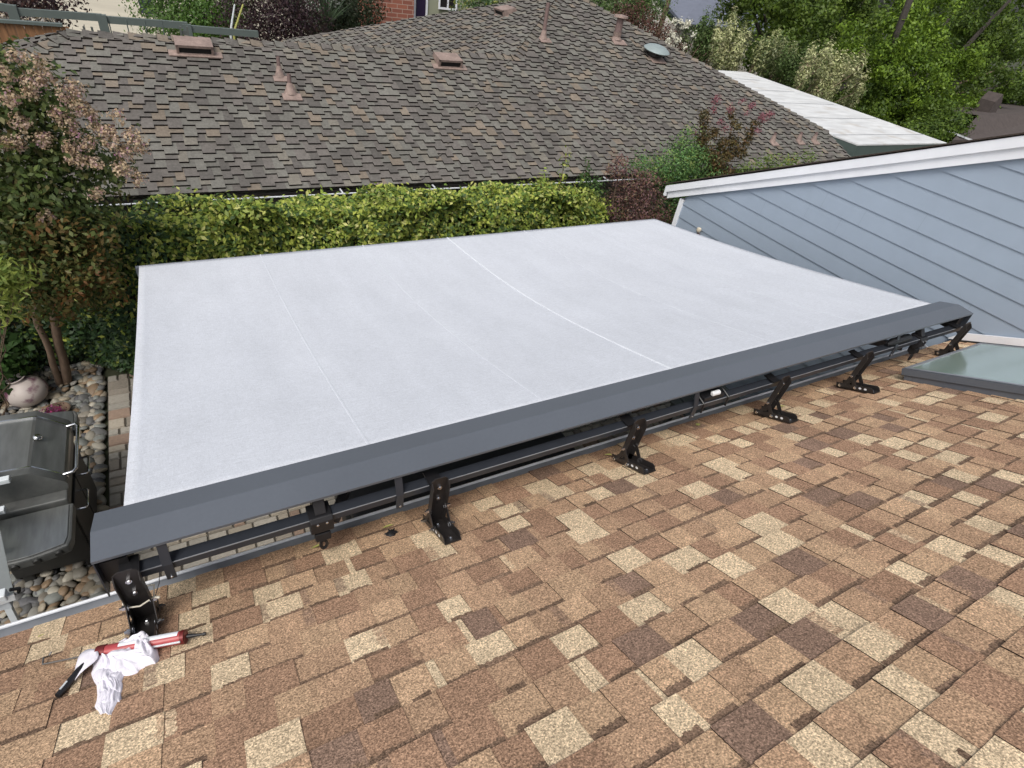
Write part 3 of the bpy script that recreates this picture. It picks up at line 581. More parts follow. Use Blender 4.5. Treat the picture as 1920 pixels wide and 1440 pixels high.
for a0, a1 in (((0.0, 0.0, 0.1085), (W_, 0.03, 0.111)), ((0.0, H_ - 0.03, 0.1085), (W_, H_, 0.111)), ((0, 0.031, 0.1085), (0.03, H_ - 0.031, 0.111)), ((W_ - 0.03, 0.031, 0.1085), (W_, H_ - 0.031, 0.111))): a.box(a0, a1, SK)
a.build('glazing_bead', M['gutter'], kf)
a = MB(); a.box((fw * 0.4, fw * 0.4, 0.102), (W_ - fw * 0.4, H_ - fw * 0.4, 0.108), SK); a.build('skylight_glass', M['glass'], kf)
a = MB(); a.box((fw, fw, 0.012), (W_ - fw, H_ - fw, 0.02), SK); a.prism([(fw, 0.02), (0.5, 0.02), (fw, 0.085)], 1, fw + 0.02, H_ - fw - 0.02, M=SK); a.build('skylight_well', mat('pale_skylight_blind', (0.55, 0.62, 0.56), 0.8, 0, 0.03, 5), kf)
# ================================================================== AWNING
aw = thing('awning', 'wide pale grey fabric awning stretched out from the eave', 'awning', (2.7, 1.7, 2.6))
FX0, FX1, FY0, FZ0, FY1, FZ1 = -0.457, 5.775, 1.97, 2.832, 5.71, 2.045
fs0 = [(-0.457, 1.97), (5.785, 1.97)]
def fab(u, v):      # u across 0..1, v out 0..1
    x = (FX0 + (0.012) * v) + u * ((FX1 + 0.075 * v) - (FX0 + 0.012 * v)); y = FY0 + (FY1 - FY0) * v; z = FZ0 + (FZ1 - FZ0) * v
    s = math.sin(math.pi * v); z -= 0.115 * s * (0.35 + 0.65 * math.sin(math.pi * u) ** 0.5); z += 0.003 * math.sin(u * 37) * s + 0.0025 * math.sin(u * 71 + v * 3) * s
    return Vector((x, y, z))
NU, NV = 120, 48; me = MB(); vs = [fab(i / NU, j / NV) for j in range(NV + 1) for i in range(NU + 1)]
me.add(vs, [(j * (NU + 1) + i, j * (NU + 1) + i + 1, (j + 1) * (NU + 1) + i + 1, (j + 1) * (NU + 1) + i) for j in range(NV) for i in range(NU)])
fo = me.build('fabric', M['fabric'], aw, smooth=True)
sm = fo.modifiers.new('solid', 'SOLIDIFY'); sm.thickness = 0.0012
for uc, wd_, hh in ((0.167, 0.0065, 0.002), (0.333, 0.006, 0.0015), (0.492, 0.007, 0.005), (0.657, 0.0055, 0.0015), (0.82, 0.005, 0.0015)):
    if wd_ == 0: continue
    a = MB(); du = wd_ / 6.2; J = 60; pr = [(-du, 0.0002), (-du * 0.8, hh), (du * 0.8, hh), (du, 0.0002)]
    vs = [fab(uc + q[0], j / J) + Vector((0, 0, q[1])) for j in range(J + 1) for q in pr]
    a.add(vs, [(j * 4 + i, j * 4 + i + 1, (j + 1) * 4 + i + 1, (j + 1) * 4 + i) for j in range(J) for i in range(3)]); a.build('seam', M['seam'] if uc == 0.492 else M['seam2'], fo, smooth=False)
# cover hood
CX0, CX1 = -0.553, 5.865
cp = [(1.707, 2.883), (1.80, 2.892), (1.845, 2.892), (1.985, 2.842)]
a = MB(); n = len(cp); th = 0.004
a.prism([(1.705, 2.870), (1.705, 2.883), (1.842, 2.893), (1.985, 2.843), (1.985, 2.838), (1.842, 2.887), (1.712, 2.877), (1.712, 2.870)], 0, CX0, CX1); cv = a.build('cover', M['cover'], aw)
for x, s in ((CX0, 1), (CX1, -1)):
    a = MB(); a.prism([(1.706, 2.869), (1.70, 2.66), (1.975, 2.80), (1.98, 2.836), (1.842, 2.886), (1.715, 2.876)], 0, x + s * 0.001, x + s * 0.006); a.build('end_plate', M['bar_metal'], aw)
    a = MB(); a.box((x + s * 0.007, 1.74, 2.70), (x + s * 0.10, 1.90, 2.82)); a.build('end_bracket', M['black'], aw)
a = MB(); a.tube([(CX0 + 0.02, 1.885, 2.80), (CX1 - 0.02, 1.885, 2.80)], 0.036, 16); a.build('roller_tube', M['bar_metal'], aw, smooth=True)
a = MB(); a.box((-0.47, 1.694, 2.722), (5.80, 1.752, 2.762)); bar = a.build('torsion_bar', M['bar_metal'], aw, bevel=0.003)
a = MB(); a.box((-0.47, 1.6925, 2.760), (5.80, 1.6955, 2.7645)); a.build('bar_edge', M['gutter'], bar)
a = MB(); pz = fab(0, 1).z; a.box((FX0 - 0.02, FY1 - 0.03, pz - 0.10), (FX1 + 0.09, FY1 + 0.008, pz - 0.003)); a.build('front_bar', M['cover'], aw, bevel=0.004)
for xs, s in ((0.35, 1), (5.2, -1), (2.9, 1)):   # folding arms
    el = Vector((xs + s * 1.0, 3.6, 2.16)); a = MB()
    for p, q in ((Vector((xs, 1.80, 2.60)), el), (el, Vector((xs + s * 0.1, FY1 - 0.05, pz - 0.08)))):
        d = (q - p).normalized(); sdv = Vector((0, 0, 1)).cross(d).normalized(); u_ = d.cross(sdv)
        a.add([p + sdv * x + u_ * y for x, y in ((-.02, -.03), (.02, -.03), (.02, .03), (-.02, .03))] + [q + sdv * x + u_ * y for x, y in ((-.02, -.03), (.02, -.03), (.02, .03), (-.02, .03))], [(3, 2, 1, 0), (4, 5, 6, 7), (0, 1, 5, 4), (1, 2, 6, 5), (2, 3, 7, 6), (3, 0, 4, 7)])
    a.build('folding_arm', M['bar_metal'], aw)
def bolt(p, axis, parent, r=0.009, L=0.022, me_=[None]):
    if me_[0] is None:
        m_ = MB(); m_.lathe([(0.001, 0.55), (0.55, 0.55), (0.55, -0.4), (1.0, -0.4), (1.0, 0.25), (0.001, 0.25)][::-1], n=6); m_.lathe([(1.5, -0.45), (1.5, -0.3), (0.5, -0.3)], n=12)
        o = m_.build('bolt', M['chrome'], parent, local=True); me_[0] = o.data
    else:
        o = bpy.data.objects.new('bolt', me_[0]); C.objects.link(o); o.parent = parent
    o.location = Vector(p) - WL[parent]; o.rotation_euler = Vector(axis).to_track_quat('Z', 'Y').to_euler(); o.scale = (r, r, L); WL[o] = Vector(p); return o
# hangers tying the hood to the bar, clamps and gear ends
def hanger(x, wdt=0.035, drop=0.06):
    a = MB(); pts = [(1.726, 2.872), (1.692, 2.765), (1.690, 2.735 - drop), (1.683, 2.735 - drop), (1.684, 2.765), (1.718, 2.872)]
    a.prism(pts, 0, x - wdt / 2, x + wdt / 2); h = a.build('cover_hanger', M['bar_metal'], aw); bolt((x, 1.683, 2.75 - drop), (0, -1, 0), h, 0.006, 0.012)
for x in (-0.33, 0.635, 2.56, 4.76): hanger(x)
def support(x):
    a = MB(); a.prism([(1.688, 2.775), (1.672, 2.755), (1.672, 2.69), (1.69, 2.665), (1.77, 2.68), (1.775, 2.775)], 0, x - 0.05, x + 0.05)
    a.prism([(1.70, 2.776), (1.765, 2.776), (1.80, 2.86), (1.76, 2.86)], 0, x - 0.022, x + 0.028); a.prism([(1.68, 2.665), (1.672, 2.625), (1.70, 2.60), (1.735, 2.62), (1.74, 2.665)], 0, x - 0.034, x + 0.034); s = a.build('arm_shoulder', M['black'], aw, bevel=0.004)
    for dx in (-0.02, 0.02): bolt((x + dx, 1.672, 2.745), (0, -1, 0), s, 0.007, 0.010)
    a = MB(); ring = [(x + 0.014 * math.cos(t_ * math.pi / 5), 1.692, 2.572 + 0.030 * math.sin(t_ * math.pi / 5)) for t_ in range(11)]; a.tube(ring, 0.0075, 6, False); a.build('crank_eye', M['black'], s, smooth=True)
support(0.27); support(5.17)
a = MB(); a.box((2.64, 1.70, 2.766), (2.82, 1.78, 2.80)); mo = a.build('motor_bracket', M['black'], aw, bevel=0.006)
a = MB(); a.tube([(2.70, 1.71, 2.815), (2.706, 1.71, 2.815), (2.762, 1.71, 2.815), (2.768, 1.71, 2.815)], [0.010, 0.017, 0.017, 0.010], 14); a.build('motor_cap', mat('white_plastic', (0.8, 0.82, 0.84), 0.4), mo, smooth=True)
a = MB()
for x in (2.62, 2.84): a = MB(); a.tube([(x, 1.75, 2.80), (x + 0.01, 1.685, 2.77), (x + 0.01, 1.682, 2.70)], 0.007, 6); a.build('retaining_clip', M['black'], mo)
a = MB(); a.tube([(4.66, 1.72, 2.79), (4.72, 1.72, 2.80), (4.95, 1.72, 2.80), (5.0, 1.72, 2.79)], [0.012, 0.03, 0.03, 0.012], 10); a.build('gear_case', M['black'], aw, smooth=True)
# ---- brackets on the roof
def make_bracket(label):
    t = thing('mounting_bracket', label, 'bracket', (0, 0, 0), 0, 'dark steel brackets carrying the awning bar'); hw = 0.043; th = 0.004
    S = Matrix.Translation((0, 0, 0)) @ Matrix.Rotation(R(-26.5), 4, 'X')   # local: y = away from ridge, roof plane
    a = MB(); a.box((-hw, -0.26, 0.012), (hw, 0.03, 0.017), S)
    for s in (-1, 1):
        xx = s * hw; a.prism([(-0.255, 0.017), (0.03, 0.017), (0.03, 0.052), (-0.235, 0.052), (-0.25, 0.042)], 0, xx - (th if s > 0 else 0), xx + (th if s < 0 else 0), M=S)
    base = a.build('base_channel', M['dark_metal'], t)
    a = MB()
    for s in (-1, 1):
        for q in (-0.075, -0.115, -0.155, -0.195):
            a.lathe([(0.009, 0.0), (0.001, 0.0)], n=10, M=None) if False else None
            m4 = S @ Matrix.Translation((s * (hw + 0.0006), q, 0.034)) @ Matrix.Rotation(R(90) * s, 4, 'Y')
            vs = [m4 @ Vector((0.008 * math.cos(i * math.pi / 5), 0.011 * math.sin(i * math.pi / 5), 0)) for i in range(10)]; a = MB(); a.add(vs, [tuple(range(10))]); a.build('slot', M['gutter_lip'], base)
    a = MB(); lean = Matrix.Translation((0, 0.0, 0.0)) @ Matrix.Rotation(R(4), 4, 'X')
    top = 0.375; pl = []
    a.prism([(-hw, 0.02), (hw, 0.02), (hw, top - 0.018), (hw - 0.018, top), (-hw + 0.018, top), (-hw, top - 0.018)], 1, -0.004, 0.0, M=lean)
    for s in (-1, 1):
        xx = s * hw; a.prism([(-0.034, 0.03), (0.0, 0.03), (0.0, top - 0.02), (-0.012, top - 0.02), (-0.034, top - 0.045)], 0, xx - (th if s > 0 else 0), xx + (th if s < 0 else 0), M=lean)
    upr = a.build('upright', M['dark_metal'], t)
    for a0, a1 in (((-0.008, -0.0052, 0.25), (0.008, -0.0046, 0.285)), ((-0.006, -0.0052, 0.17), (0.006, -0.0046, 0.19))): a = MB(); a.box(a0, a1, lean); a.build('slot', M['black'], upr)
    for s in (-1, 1):   # side braces
        a = MB(); x0 = s * (hw + 0.0015); x1 = s * (hw + 0.0045); P = [S @ Vector((0, 0.015, 0.02)), lean @ Vector((0, -0.02, 0.165)), S @ Vector((0, -0.135, 0.03)), S @ Vector((0, -0.15, 0.018))]
        q = [(p.y, p.z) for p in P]; cx = (q[0][0] + q[1][0] + q[2][0]) / 3; cz = (q[0][1] + q[1][1] + q[2][1]) / 3; inn = [(cx + (p[0] - cx) * 0.38, cz + (p[1] - cz) * 0.38) for p in q[:3]]; out = [q[0], q[1], q[2]]
        for i in range(3):
            j = (i + 1) % 3; a.prism([out[i], out[j], inn[j], inn[i]], 0, min(x0, x1), max(x0, x1))
        br = a.build('brace', M['dark_metal'], t)
        for i, p in enumerate((P[0] + Vector((0, -0.012, 0.022)), P[1] + Vector((0, 0.004, -0.012)), P[2] + Vector((0, 0.012, 0.0)))): bolt((s * (hw + 0.008), p.y, p.z), (s, 0, 0), br, 0.0115, 0.032)
    for z_ in (0.31, 0.225): p = lean @ Vector((0, -0.008, z_)); bolt(p, (0, -1, 0), upr, 0.012, 0.018)
    for y_ in (-0.225, -0.06): p = S @ Vector((0, y_, 0.02)); bolt(p, S.to_3x3() @ Vector((0, 0, 1)), base, 0.012, 0.014)
    a = MB(); a.box((-0.03, 0.02, 0.165), (0.03, 0.12, 0.20)) if False else a.box((-0.034, 0.012, 0.287), (0.034, 0.10, 0.296)); a.build('bar_clamp', M['black'], t)
    return t
def copy_tree(o, parent=None):
    c = o.copy(); C.objects.link(c); c.parent = parent
    for ch in [q for q in bpy.data.objects if q.parent == o]: copy_tree(ch, c)
    return c
YB = 1.67
bl = [(-0.455, 'dark steel roof bracket nearest the caulking gun, tied with a cream cable tie'), (0.815, 'dark steel roof bracket beside the small black sealant blob'), (2.045, 'third dark steel roof bracket from the caulking gun'),
      (3.315, 'fourth dark steel roof bracket from the caulking gun'), (4.27, 'dark steel roof bracket standing just left of the skylight'), (5.70, 'dark steel roof bracket next to the pale blue gable wall')]
proto = make_bracket(bl[1][1]); br1 = None
for i, (x, lab) in enumerate(bl):
    o = proto if i == 1 else copy_tree(proto); o.location = (x, YB, rz(YB) + 0.004); o['label'] = lab
    if i == 0: br1 = o
WL[br1] = Vector(br1.location); b1p = br1.location.copy()
a = MB(); ring = [b1p + Vector((0.052 * sx, 0.004 + 0.034 * sy, 0.155 + 0.02 * sz)) for sx, sy, sz in ((-1, -1, 0), (0, -1.3, -0.3), (1, -1, 0.5), (1.1, 0.5, 1), (0, 0.9, 0.8), (-1.1, 0.5, 0.5), (-1, -1, 0))]
a.tube(ring, 0.0035, 6, False); a.tube([ring[2], ring[2] + Vector((0.02, -0.01, 0.0))], 0.005, 6); a.build('cable_tie', M['tie'], br1, smooth=True)
a = MB(); a.tube([ring[2] + Vector((0.004, 0, 0)), ring[2] + Vector((0.03, 0.02, 0.05)), ring[2] + Vector((0.045, 0.03, 0.11))], 0.0015, 5); a.build('tie_tail', M['bar_metal'], br1)
# ================================================================== CAULKING GUN AND RAG
def onroof(x, y, h=0.0): return roofp(x, y) + Vector((0, TR, 1)).normalized() * h
cg = thing('caulking_gun', 'red and white caulking gun lying under a white rag on tan shingles', 'caulking gun', onroof(250, 1230, 0.01))
n0, n1 = onroof(388, 1203, 0.035), onroof(352, 1208, 0.035); t0, t1 = n1, onroof(205, 1236, 0.035)
a = MB(); a.tube([t0, t0.lerp(t1, 0.06), t1], [0.018, 0.024, 0.024], 18); tube_ = a.build('cartridge', M['red'], cg, smooth=True)
ax = (t1 - t0).normalized(); upv = Vector((0, TR, 1)).normalized(); sdv = ax.cross(upv)
a = MB(); L_ = (t1 - t0).length
for k_ in range(2):                       # white label half wrapped on the cartridge
    pass
vs = []; nn = 7
for j in range(2):
    c0 = t0 + ax * (0.022 + j * (L_ * 0.75))
    for i in range(nn): t_ = R(-35 + i * 110 / (nn - 1)); vs.append(c0 + (upv * math.cos(t_) + (-sdv if sdv.y < 0 else sdv) * math.sin(t_)) * 0.0246)
a.add(vs, [(i, i + 1, nn + i + 1, nn + i) for i in range(nn - 1)]); a.build('label_band', M['white_paint'], tube_, smooth=True)
a = MB(); a.tube([n0, n0.lerp(n1, 0.3), n0.lerp(n1, 0.9)], [0.004, 0.006, 0.009], 10); a.tube([n0 + ax * -0.004, n0 + ax * 0.006], [0.006, 0.008], 8); a.build('nozzle', M['black'], cg, smooth=True)
DR = mat('dark_red_metal', (0.16, 0.02, 0.02), 0.4, 0.3)
for q0_, q1_ in ((t0, t0 + ax * 0.014), (t1, t1 + ax * 0.03)): a = MB(); a.tube([q0_, q1_], 0.0265, 18); a.build('frame_ring', DR, cg, smooth=True)
a = MB(); a.tube([t0 + sdv * 0.027 * (1 if sdv.y < 0 else -1) + ax * 0.01, t1 + sdv * 0.027 * (1 if sdv.y < 0 else -1)], 0.004, 8); a.build('frame_rod', M['pale_grey'], cg, smooth=True)
r0 = t1; r1 = onroof(83, 1254, 0.02); a = MB(); a.tube([r0, r1], 0.0035, 8); d_ = onroof(95, 1238, 0.02); a.tube([r1, onroof(86, 1246, 0.03), d_, onroof(101, 1234, 0.03)], 0.0035, 8); a.build('plunger_rod', mat('dark_steel_rod', (0.18, 0.17, 0.16), 0.35, 0.8), cg, smooth=True)
h0, h1 = onroof(175, 1250, 0.035), onroof(110, 1311, 0.014); a = MB(); a.tube([h0, h0.lerp(h1, 0.35) + upv * 0.006, h0.lerp(h1, 0.75), h1], [0.008, 0.011, 0.0125, 0.010], 10); a.build('handle', M['black'], cg, smooth=True)
a = MB(); a.tube([h0.lerp(h1, 0.70) + upv * 0.012, h0.lerp(h1, 0.9) + upv * 0.011], 0.004, 6); a.build('handle_inlay', M['pale_grey'], cg)
# rag: folded cloth draped over the gun, outline follows the photo's fall
def rag():
    rows = [  # (left px, right px) edges down the cloth, height above the roof
        ((262, 1203), (297, 1222), 0.072), ((238, 1212), (300, 1236), 0.078), ((205, 1226), (290, 1250), 0.070), ((172, 1240), (262, 1262), 0.055),
        ((174, 1262), (236, 1270), 0.032), ((178, 1284), (230, 1282), 0.026), ((184, 1304), (228, 1300), 0.020), ((180, 1326), (227, 1320), 0.016), ((190, 1343), (212, 1346), 0.012)]
    nu, ns = 44, 8; vs = []; nr2 = (len(rows) - 1) * ns + 1; rg = random.Random(4); fold = [rg.uniform(0, 6) for _ in rows]
    for j in range(nr2):
        f = j / ns; i = min(int(f), len(rows) - 2); q = f - i; q = q * q * (3 - 2 * q)
        L1 = (rows[i][0][0] * (1 - q) + rows[i + 1][0][0] * q, rows[i][0][1] * (1 - q) + rows[i + 1][0][1] * q); R1 = (rows[i][1][0] * (1 - q) + rows[i + 1][1][0] * q, rows[i][1][1] * (1 - q) + rows[i + 1][1][1] * q); h = rows[i][2] * (1 - q) + rows[i + 1][2] * q
        for k_ in range(nu + 1):
            u_ = k_ / nu; x = L1[0] + (R1[0] - L1[0]) * u_; y = L1[1] + (R1[1] - L1[1]) * u_
            e_ = math.sin(math.pi * u_) ** 0.5; wx = u_ * 3.2 + 0.9 * noise.noise(Vector((u_ * 2, f * 0.9, 3.1))); wy = f * 0.55
            n1_ = 1 - 2.0 * abs(noise.noise(Vector((wx * 1.5, wy * 1.1 + 0.6 * u_, 1.7)))); n2_ = 1 - 2 * abs(noise.noise(Vector((wx * 3.4, wy * 2.3, 8.2)))); n3_ = noise.noise(Vector((wx * 7, wy * 6, 4.4)))
            x += 5.0 * noise.noise(Vector((f * 1.3, 0.2 + 2 * round(u_), 5.5))) ; y += 4.0 * noise.noise(Vector((u_ * 5, f, 9.1)))
            hh = 0.003 + h * e_ * (0.42 + 0.38 * n1_ + 0.13 * n2_ + 0.03 * n3_) + 0.003 * e_ * n2_
            vs.append(onroof(x, y, hh))
    return vs, nu, nr2
vs, nu, nr2 = rag(); a = MB(); a.add(vs, [(j * (nu + 1) + i, j * (nu + 1) + i + 1, (j + 1) * (nu + 1) + i + 1, (j + 1) * (nu + 1) + i) for j in range(nr2 - 1) for i in range(nu)])
nb = len(a.v)
flap = [onroof(*q, h) for q, h in (((138, 1290), 0.012), ((146, 1262), 0.03), ((158, 1243), 0.055), ((190, 1238), 0.06), ((196, 1252), 0.045), ((170, 1268), 0.04), ((150, 1280), 0.03))]
a.add(flap, [(0, 1, 6), (1, 2, 5, 6), (2, 3, 4, 5)])
o = a.build('cleaning_rag', M['cloth'], smooth=True); o.data.polygons.foreach_set('use_smooth', [True] * len(o.data.polygons)); m_ = o.modifiers.new('s', 'SUBSURF'); m_.levels = 2; m_.render_levels = 2; m_ = o.modifiers.new('t', 'SOLIDIFY'); m_.thickness = 0.0015
tag(o, 'crumpled white rag draped over the caulking gun', 'rag')
# black sealant clump and yellow leaves on the shingles
p = onroof(735, 1004, 0.012); a = MB(); rg = random.Random(8)
v = [Vector(q) for q in IV * 1.0]; vs = [p + Vector((q.x * 0.026 * (1 + 0.35 * math.sin(q.y * 5 + 1)), q.y * 0.020 * (1 + 0.4 * math.sin(q.x * 6)), q.z * 0.011 * (1 + 0.3 * math.sin(q.x * 9)))) for q in v]; a.add(vs, [tuple(f) for f in IF])
for q in range(7): t_ = q * 0.9; a.tube([p, p + Vector((0.036 * math.cos(t_), 0.03 * math.sin(t_), -0.008 + 0.01 * math.sin(t_)))], [0.009, 0.003], 6)
o = a.build('sealant_clump', M['black'], smooth=True); tag(o, 'small black blob of sealant on the shingles under the gutter', 'sealant blob')
YL = mat('yellow_green_leaf', (0.42, 0.42, 0.12), 0.6)
for i, (q, s, lab) in enumerate((((728, 992), 0.03, 'yellow green leaf beside the black sealant blob'), ((1308, 800), 0.045, 'yellow leaf lying between the third and fourth roof brackets'), ((1464, 766), 0.04, 'yellow leaf just behind the fourth roof bracket'), ((80, 1198), 0.016, 'tiny yellow leaf by the gutter at the far left'), ((1140, 857), 0.035, 'yellow leaf just left of the third roof bracket'), ((595, 1030), 0.03, 'thin yellow leaf below the black shoulder of the awning'))):
    p = onroof(*q, 0.016); a = MB(); t_ = i * 1.3; d1 = Vector((math.cos(t_), 0.5 * math.sin(t_), -0.25 * math.sin(t_))); d2 = Vector((-math.sin(t_), 0.7 * math.cos(t_), -0.35 * math.cos(t_)))
    a.add([p - d1 * s, p - d1 * s * 0.3 + d2 * s * 0.4 + Vector((0, 0, 0.004)), p + d1 * s * 0.4 + d2 * s * 0.3 + Vector((0, 0, 0.006)), p + d1 * s, p + d1 * s * 0.3 - d2 * s * 0.35 + Vector((0, 0, 0.005)), p - d1 * s * 0.4 - d2 * s * 0.35 + Vector((0, 0, 0.003)), p + Vector((0, 0, 0.001))], [(0, 1, 6), (1, 2, 6), (2, 3, 6), (3, 4, 6), (4, 5, 6), (5, 0, 6)])
    o = a.build('fallen_leaf', YL); tag(o, lab, 'leaf', 'fallen leaves on the tan shingles')
# ================================================================== GRILL
gr = thing('gas_grill', 'stainless and grey gas grill with closed lid on the river stones', 'grill', (-1.55, 4.4, 0))
a = MB(); a.box((-1.83, 4.08, 0.12), (-1.275, 4.93, 0.84)); a.box((-1.80, 4.1, 0.0), (-1.72, 4.18, 0.12)); a.box((-1.36, 4.1, 0), (-1.29, 4.18, 0.12)); a.box((-1.36, 4.82, 0), (-1.29, 4.9, 0.12)); a.build('cabinet', M['grill_dark'], gr, bevel=0.01)
for y0, y1 in ((4.10, 4.49), (4.51, 4.90)):
    a = MB(); a.box((-1.274, y0, 0.15), (-1.258, y1, 0.74)); d_ = a.build('door', M['grill_dark'], gr, bevel=0.004)
    yc = (y0 + y1) / 2; hz = 0.66; a = MB(); a.tube([(-1.258, yc - 0.11, hz), (-1.205, yc - 0.11, hz), (-1.19, yc - 0.09, hz), (-1.19, yc + 0.09, hz), (-1.205, yc + 0.11, hz), (-1.258, yc + 0.11, hz)], 0.009, 8); a.build('door_handle', M['chrome'], d_, smooth=True)
a = MB(); a.box((-1.86, 4.06, 0.84), (-1.25, 4.95, 0.93)); a.build('firebox', M['grill_grey'], gr, bevel=0.012)
lp_ = [(-1.86, 0.932), (-1.245, 0.932), (-1.243, 0.985), (-1.255, 1.01), (-1.425, 1.165), (-1.445, 1.173), (-1.68, 1.185), (-1.72, 1.17), (-1.845, 1.05), (-1.86, 1.0)]
a = MB(); a.prism(lp_, 1, 4.24, 4.86); lid = a.build('lid', M['lid_steel'], gr)
lo = [(p_[0] * 1.0 + (0.012 if p_[0] > -1.5 else -0.012) * (p_[1] > 0.94), p_[1] + (0.012 if p_[1] > 1.0 else 0)) for p_ in lp_]
for y0, y1 in ((4.165, 4.24), (4.86, 4.935)): a = MB(); a.prism(lo, 1, y0, y1); a.build('lid_end', M['grill_grey'], lid, smooth=True)
for y0 in (4.236, 4.852): a = MB(); a.prism([(p_[0] + (0.004 if p_[0] > -1.5 else -0.004), p_[1] + 0.004) for p_ in lo], 1, y0, y0 + 0.012); a.build('lid_trim', M['chrome'], lid, smooth=True)
a = MB(); a.tube([(-1.25, 4.24, 1.03), (-1.185, 4.24, 1.04), (-1.165, 4.27, 1.045), (-1.165, 4.80, 1.045), (-1.185, 4.84, 1.04), (-1.25, 4.84, 1.03)], 0.013, 10); a.build('lid_handle', M['chrome'], lid, smooth=True)
p = Vector((-1.40, 4.60, 1.165)); a = MB(); a.lathe([(0.032, 0.0), (0.032, 0.008), (0.022, 0.02), (0.001, 0.022)], p, n=20, M=Matrix.Rotation(R(20), 3, 'Y')); a.build('thermometer', M['chrome'], lid, smooth=True)
def shelf(y0, y1, name, burner):
    sgn = -1 if y1 < 4.3 else 1; ye = y0 if sgn < 0 else y1; yi = y1 if sgn < 0 else y0; out = [(-1.86, yi), (-1.86, ye)]
    for i in range(9):
        f = i / 8; x = -1.86 + 0.62 * f; out.append((x, ye + sgn * 0.06 * math.sin(math.pi * f * 0.9)))
    out.append((-1.222, ye - sgn * 0.05)); out.append((-1.222, yi))
    if sgn < 0: pass
    a = MB(); a.prism(out, 2, 0.80, 0.885); s = a.build(name, M['grill_grey'], gr, bevel=0.015)
    cx = -1.55; cy = (y0 + y1) / 2; inn = [(cx + (x - cx) * 0.92, cy + (y - cy) * 0.90) for x, y in out]
    a = MB(); a.prism(inn, 2, 0.8865, 0.893); a.build('shelf_top', M['stainless'], s, bevel=0.003)
    if burner: a = MB(); a.lathe([(0.075, 0.0), (0.075, 0.012), (0.05, 0.012), (0.05, 0.004), (0.001, 0.004)], (-1.45, cy, 0.894), n=24); a.build('side_burner', M['grill_dark'], s, smooth=True)
    for i in range(4):
        if sgn < 0: x = -1.70 + i * 0.13; a = MB(); f = (x + 1.86) / 0.62; y = ye + sgn * 0.06 * math.sin(math.pi * f * 0.9); a.tube([(x, y + 0.005, 0.84), (x, y - 0.012, 0.838)], [0.03, 0.024], 16); a.build('tool_hook', M['grill_dark'], s, smooth=True)
    return s
shelf(3.64, 4.055, 'side_shelf', False); shelf(4.955, 5.22, 'side_shelf', True)
# ================================================================== POTS
def pot(name, label, loc, s, tilt, mats=M['ceramic']):
    t = thing(name, label, 'pot', loc); Mx = Matrix.Rotation(tilt, 3, Vector((0.3, 1, 0)).normalized()) if tilt else None
    prof_ = [(0.001, 0.0), (0.45, 0.0), (0.78, 0.22), (0.97, 0.55), (0.98, 0.85), (0.8, 1.2), (0.5, 1.42), (0.36, 1.5), (0.36, 1.58), (0.46, 1.66), (0.40, 1.68), (0.30, 1.58), (0.28, 1.3)]
    a = MB(); a.lathe([(r * s, z * s) for r, z in prof_], loc, Mx, 36); a.build('body', mats, t, smooth=True)
    a = MB(); a.lathe([(0.29 * s, 1.50 * s), (0.001, 1.50 * s)], loc, Mx, 20); a.build('opening', M['dark'], t); return t
pot('ceramic_pot', 'round stained stoneware jar leaning on the river stones by the tree', atz(66, 752, 0.02), 0.205, R(-14))
p = aty(625, 985, 3.1); pot('ceramic_pot', 'pale purple veined urn on the pavers under the awning', (0.16, 3.0, 0.02), 0.24, 0)
bw = thing('flower_bowl', 'small wicker bowl of purple flowers beside the stoneware jar', 'bowl', atz(112, 775, 0.03)); p = WL[bw]
a = MB(); a.lathe([(0.05, 0.0), (0.10, 0.03), (0.12, 0.07), (0.11, 0.075), (0.085, 0.03), (0.001, 0.02)], p, n=20); a.build('bowl', M['bark'], bw, smooth=True)
crown('flowers', bw, [(p.x - 0.05, p.y - 0.05, p.z + 0.07, 0.10, 0.09, 0.03)], 260, 0.035, [(0.30, 0.05, 0.14, 2), (0.20, 0.12, 0.24, 1), (0.05, 0.02, 0.03, 1)], 5, clump=0.03, mt='petal')
# ================================================================== LADDER at the left edge
ld = thing('step_ladder', 'pale aluminium ladder leaning on the gutter at the far left', 'ladder', (-1.3, 2.9, 0))
def beam(mb, p, q, w2, t2, upx=Vector((0, 0, 1))):
    p, q = Vector(p), Vector(q); d = (q - p).normalized(); s_ = d.cross(upx).normalized(); u_ = s_.cross(d); c = [(-w2, -t2), (w2, -t2), (w2, t2), (-w2, t2)]
    mb.add([p + s_ * x + u_ * y for x, y in c] + [q + s_ * x + u_ * y for x, y in c], [(3, 2, 1, 0), (4, 5, 6, 7), (0, 1, 5, 4), (1, 2, 6, 5), (2, 3, 7, 6), (3, 0, 4, 7)])
Lt, Lb = Vector((-0.955, 2.10, 2.42)), Vector((-1.07, 2.62, 0.02)); off = Vector((-0.42, 0, 0))
Lt = atz(24, 1140, 2.32); L2 = atz(-6, 1010, 1.5); Lb = Lt + (L2 - Lt) * (2.3 / (2.32 - 1.5))
for k_, dx in enumerate((0, -0.42)):
    a = MB(); beam(a, Lb + Vector((dx, 0, 0)), Lt + Vector((dx, -0.03, 0.10)), 0.013, 0.04, Vector((1, 0, 0))); a.build('side_rail', M['aluminium'], ld)
for i in range(7):
    c = Lb.lerp(Lt, (i + 0.6) / 7.6); a = MB(); beam(a, c, c + off, 0.02, 0.008); a.build('rung', M['aluminium'], ld)
a = MB(); a.box((Lt.x - 0.03, Lt.y - 0.03, Lt.z + 0.04), (Lt.x + 0.016, Lt.y + 0.015, Lt.z + 0.13)); a.build('end_cap', M['pale_grey'], ld, bevel=0.004)
